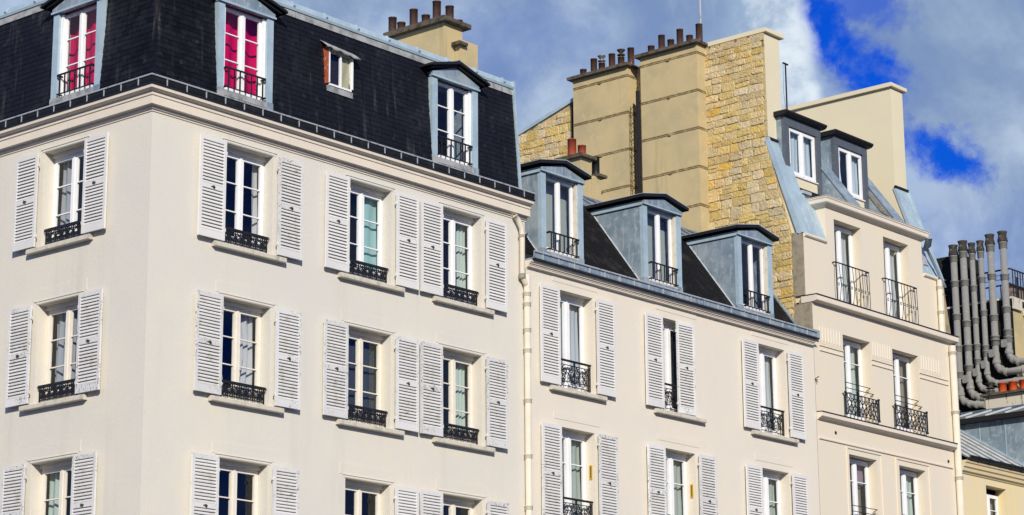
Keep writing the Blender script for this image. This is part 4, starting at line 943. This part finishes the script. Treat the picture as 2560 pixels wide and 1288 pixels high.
for k in range(6): pot(ch, 40.3+k*.25, 4.3, 19.55, .25, .09, 'sootc')
obj('awning_board', MB().box(36.75, 38.6, 1.72, 1.92, 17.75, 17.9), 'whitep', B5)

# flue pipes on the sooty flank
order = ['leftmost', 'second from the left', 'third from the left', 'fourth from the left', 'fifth from the left', 'rightmost']
for i, (y, zt, zb, r) in enumerate(((3.81, 20.16, 15.42, .105), (3.47, 20.24, 15.58, .108), (3.16, 20.12, 15.75, .085), (2.86, 20.14, 15.95, .085), (2.52, 20.28, 16.25, .108), (2.08, 20.30, 16.5, .108))):
    x = 36.0; t = thing('flue_pipe', (x, y, zb), f'grey cement flue pipe with flared sooty cowl, {order[i]} of six', 'flue pipe', 'flue pipes on the black wall')
    zc = zt-.40
    obj('pipe', MB().tube([(x, y, zb), (x, y, zc)], r, 12), 'flue', t)
    for z in (zc-.05, zc-.85-.1*(i % 3), zc-1.9-.17*((i*2) % 3), zc-2.9-.1*(i % 2), zb+.62):
        obj('collar', MB().lathe([(r*1.01, -.10), (r*1.22, -.09), (r*1.22, .07), (r*1.34, .075), (r*1.34, .10), (r*1.01, .105)], (x, y, z), 12), 'flue', t)
    obj('inspection_box', MB().bbox(x-r*1.5, x-r*.4, y-.02, y+r*1.6, zb+.16, zb+.40, .03), 'flue', t)
    e = [(x, y, zb+.02)]
    for k in range(1, 6): a = k/5*R(62); e.append((x, y-.26*(1-math.cos(a)), zb-.26*math.sin(a)))
    dd = Vector((0, -math.sin(R(62)), -math.cos(R(62)))); q = Vector(e[-1]) + dd*.22; e.append(tuple(q))
    q2 = q + Vector((-.12, -.55 if i < 3 else -1.3, -.03 if i > 2 else -.10)); e.append(tuple(q2))
    obj('elbow', MB().tube(e, r*1.0, 10), 'flue', t)
    for pt, dn in ((Vector(e[0]), Vector((0, 0, 1))), (Vector(e[5]), dd), (q, dd), ((q+q2)/2, (q2-q).normalized())):
        obj('elbow_collar', MB().tube([pt-dn*.05, pt+dn*.05], r*1.18, 12), 'flue', t)
    R_ = r*1.42
    obj('cowl', MB().lathe([(r*.9, -.02), (r*1.1, .03), (R_*1.02, .06), (R_*1.05, .12), (R_*.84, .24), (R_*.86, .32), (R_*1.04, .39), (R_*.97, .395), (R_*.75, .31), (R_*.7, .1)], (x, y, zc), 14), 'sootc', t)
    obj('cowl_vent', MB().box(x-R_*.93, x-R_*.80, y-.035, y+.035, zc+.19, zc+.26), 'cowl', t)

# ------------------------------------------------------------------ drainpipes, antennas, flues
def drain(label, x, y, zt, zb, r, collars, head=()):
    t = thing('drainpipe', (x, y, zb), label, 'drainpipe', 'drainpipes on the facades')
    obj('pipe', MB().tube([(x, y, zb), (x, y, zt)], r, 10), 'pipe', t)
    for z in collars: obj('collar', MB().lathe([(r, -.05), (r*1.2, -.04), (r*1.2, .03), (r*1.3, .035), (r*1.3, .055), (r, .06)], (x, y, z), 10), 'pipe', t)
    for pts, rr in head: obj('elbow', MB().tube(pts, rr, 10), 'pipe', t)
    return t
drain('cream drainpipe with swan neck between the corner building and the zinc-dormer building', 10.66, -.10, 13.72, .14, .072, [13.55, 13.32, 12.75, 12.3, 11.2, 10.0, 8.9, 7.8], [
    ([(10.28, -.10, 15.24), (10.36, -.11, 15.16), (10.47, -.115, 15.0), (10.50, -.11, 14.85), (10.50, -.10, 14.0), (10.52, -.10, 13.92), (10.60, -.10, 13.80), (10.66, -.10, 13.72)], .062),
    ([(10.66, -.10, 13.70), (10.66, -.10, 13.98)], .075), ([(10.50, -.1, 13.98), (10.50, -.1, 13.88)], .078), ([(10.50, -.1, 14.85), (10.50, -.1, 14.78)], .072)])
drain('cream drainpipe down the right edge of the narrow building below the ledge', 28.78, -.10, 15.26, .14, .095, [15.05, 13.4, 11.6, 10.2])
drain('short cream drainpipe beside the upper balcony of the narrow building', 28.62, .10, 17.12, 15.56, .075, [16.9, 16.2])

def antenna(label, base, h, kind):
    t = thing('antenna', base, label, 'antenna', 'roof antennas'); x, y, z = base
    obj('mast', MB().tube([(x, y, z), (x, y, z+h)], .022 if kind else .03, 6), 'iron' if kind else 'rim', t)
    if kind == 1:
        obj('bracket', MB().box(x-.12, x+.12, y-.02, y+.02, z+h-.04, z+h).box(x-.06, x+.06, y-.05, y+.05, z+h*.32, z+h*.32+.06), 'iron', t)
        obj('wire', MB().tube([(x-.12, y, z+h), (x-.14, y, z+h*.7), (x-.02, y, z+h*.4)], .005, 3), 'iron', t)
    elif kind == 2:
        obj('boom', MB().tube([(x-.7, y, z+h), (x+.5, y, z+h+.02)], .014, 4), 'rim', t)
        for k in range(6): obj('element', MB().tube([(x-.6+k*.2, y-.35, z+h), (x-.6+k*.2, y+.35, z+h)], .008, 4), 'rim', t)
    else:
        obj('stay', MB().tube([(x+.10, y+.05, z), (x+.10, y+.05, z+h)], .012, 5), 'rim', t)
antenna('dark short antenna mast above the left attic dormer of the narrow building', (25.75, 3.0, 20.5), 2.85, 1)
antenna('thin pale pole rising behind the tall chimney pots', (22.35, 3.45, 22.9), 2.6, 0)
antenna('comb-shaped television antenna beyond the roof terrace', (39.6, 3.6, 18.2), 1.55, 2)
t = thing('lattice_flue', (21.5, 5.2, 18), 'black metal flue with zigzag lattice ladder between the two tall chimneys', 'flue', None)
obj('pipe', MB().tube([(21.56, 5.05, 17.2), (21.56, 5.05, 21.95)], .055, 8), 'iron', t)
lt = MB().tube([(21.50, 5.26, 17.2), (21.50, 5.26, 21.55)], .008, 4)
zz = 17.2; k = 0; pts = []
while zz < 21.6: pts.append((21.52, 5.27 if k % 2 else 5.12, zz)); zz += .115; k += 1
lt.tube(pts, .010, 4); obj('lattice', lt, 'iron', t)

# small yellow boxes in the reveals of the middle building
for c, lb in ((C2[0], 'small yellow framed plate in the window reveal nearest the drainpipe'), (C2[1], 'small yellow framed plate in the middle lower window reveal')):
    t = thing('reveal_plate', (c+.62, .12, 9.95), lb, 'plate', 'yellow plates in the reveals')
    x = c+.623
    obj('frame', MB().box(x-.015, x, .075, .095, 9.80, 10.12).box(x-.015, x, .135, .155, 9.80, 10.12).box(x-.015, x, .0951, .1349, 10.095, 10.12).box(x-.015, x, .0951, .1349, 9.80, 9.825), 'yellow', t)
    obj('plate', MB().box(x-.010, x, .0951, .1349, 9.825, 10.095), 'brown', t)

# ------------------------------------------------------------------ curtains
cz = lambda r: (r[0]+.12, r[1]-.12)
def cu(F, r, x0, x1, col, label, **kw):
    zb, zt = cz(r); curtain(F, x0, x1, kw.pop('zb', zb), kw.pop('zt', zt), kw.pop('d', .40), col, label, **kw)
D1 = (16.1, 17.95)
curtain(FR(DORM1[0], .15), -.68, .68, 16.1, 17.9, .38, 'pink', 'bright pink curtain in the slate-roof dormer on the long facade', folds=3, amp=.055)
curtain(FL(DL, .15), -.68, .68, 16.1, 17.9, .38, 'pink', 'bright pink curtain in the leftmost slate-roof dormer', folds=3, amp=.055)
curtain(FR(5.12, pl1(17.35)), .02, .34, 16.98, 17.64, -.02, 'straw', 'pale straw blind in the small roof window', folds=1, amp=.004)
curtain(FR(DORM1[1], .15), .28, .46, 16.2, 17.45, .42, 'blue', 'narrow blue curtain strip in the right slate-roof dormer', folds=1, amp=.03, gather=.4)
cu(FL(CL1), rowsL[0], -.56, -.28, 'grey', 'grey curtain in the top left window of the short facade', folds=2)
cu(FL(CL1), rowsL[1], -.56, .02, 'grey', 'grey patterned curtain in the second-row window of the short facade', folds=3, amp=.05)
cu(FL(CL1), rowsL[2], -.56, -.22, 'mint', 'pale curtain in the bottom left window of the short facade', folds=2)
cu(FR(CW[0]), ROWS[0], .44, .58, 'white', 'thin white curtain edge in the top window nearest the corner', folds=1)
cu(FR(CW[0]), ROWS[1], -.57, -.18, 'white', 'white curtain half drawn in left sash of the second-row window nearest the corner', folds=3, gather=.35)
cu(FR(CW[0]), ROWS[1], .02, .57, 'white', 'white curtain hanging in right sash of the second-row window nearest the corner', folds=3, gather=-.3, amp=.05)
cu(FR(CW[1]), ROWS[0], .02, .60, 'teal', 'aqua curtain in the right sash of the middle top-row window', folds=2, amp=.015)
cu(FR(CW[1]), ROWS[0], -.58, -.1, 'teal', 'aqua curtain low in the left sash of the middle top-row window', folds=2, amp=.015, d=.62)
cu(FR(CW[1]), ROWS[1], -.58, .58, 'dark', 'dark grey blind in the middle second-row window', folds=6, amp=.008)
cu(FR(CW[2]), ROWS[0], .30, .58, 'mint', 'pale green curtain in the top-row window by the drainpipe', folds=3)
cu(FR(CW[2]), ROWS[1], .28, .58, 'mint', 'pale green curtain in the second-row window by the drainpipe', folds=3)
for i, (nm, col) in enumerate((('nearest the drainpipe', 'sheer'), ('behind the half-closed shutter', 'dark'), ('nearest the narrow building', 'pale'))):
    cu(FR(C2[i]), R2[0], -.56, .56, col, f'grey sheer curtain in the upper shuttered window {nm}' if i != 1 else 'dark drape in the window behind the half-closed shutter', folds=8, amp=.025)
for i, nm in enumerate(('with a yellow plate nearest the drainpipe', 'with a yellow plate in the middle', 'nearest the narrow building')):
    cu(FR(C2[i]), R2[1], -.56, .56, 'green', f'soft green curtain in the lower shuttered window {nm}', folds=7, amp=.03)
for i, nm in enumerate(('first zinc gabled dormer beside the slate roof', 'middle zinc gabled dormer', 'third zinc gabled dormer beside the stone wall')):
    F = FR(DC2[i], DY2)
    if i < 2: curtain(F, -.66, .66, 14.8, 16.5, .42, 'blind', f'pale grey-green blind in the {nm}', folds=2, amp=.006)
    else:
        curtain(F, -.66, -.02, 14.8, 16.5, .42, 'blind', f'pale grey-green blind in the {nm}', folds=2, amp=.006)
        curtain(F, .14, .40, 14.8, 16.35, .34, 'orange', f'orange striped curtain in the {nm}', folds=2, amp=.05)
for i, o in enumerate(OU):
    curtain(FR((o[0]+o[1])/2, YU), -.58, .58, o[2]+.05, o[3]-.1, .42, 'pale', f'pale grey curtain behind the {"left" if i == 0 else "right"} upper balcony of the narrow building', folds=9, amp=.02)
curtain(FR((OA[0][0]+OA[0][1])/2), -.58, .58, 12.6, 14.6, .42, 'mint', 'pale green curtain behind the left lattice balcony', folds=5, amp=.03)
curtain(FR((OA[1][0]+OA[1][1])/2), -.1, .58, 12.6, 14.6, .42, 'olive', 'brown-grey curtain behind the right lattice balcony', folds=4, amp=.03)
curtain(FR((OB[0][0]+OB[0][1])/2), -.58, .58, 11.0, 11.55, .40, 'mauve', 'mauve blind in the bottom left window of the narrow building', folds=1, amp=.004)
curtain(FR((OB[0][0]+OB[0][1])/2), -.58, .58, 9.5, 11.0, .46, 'olive', 'dim grey drape under the mauve blind', folds=4, amp=.03)
curtain(FR((OB[1][0]+OB[1][1])/2), -.58, .58, 9.5, 11.5, .42, 'mint', 'pale green curtain in the bottom right window of the narrow building', folds=5, amp=.03)
for i, (a0, a1) in enumerate(D3):
    hw = (a1-a0)/2; nm = 'left' if i == 0 else 'right'
    if i == 0: curtain(FR((a0+a1)/2, YD), -hw+.24, hw-.24, 19.02, 20.4, .20, 'sky', 'pale blue curtain in the left attic dormer', folds=7, amp=.02)
    else:
        curtain(FR((a0+a1)/2, YD), -hw+.24, -.12, 19.0, 20.4, .20, 'sky', 'pale blue curtain in left half of the right attic dormer', folds=4, amp=.02, gather=.25)
        curtain(FR((a0+a1)/2, YD), .02, hw-.24, 19.0, 20.4, .20, 'sky', 'pale blue curtain in right half of the right attic dormer', folds=4, amp=.02)
curtain(FR(30.95), -.5, .5, 9.7, 11.4, .42, 'olive', 'dim olive curtain in the yellow building window', folds=4, amp=.02)
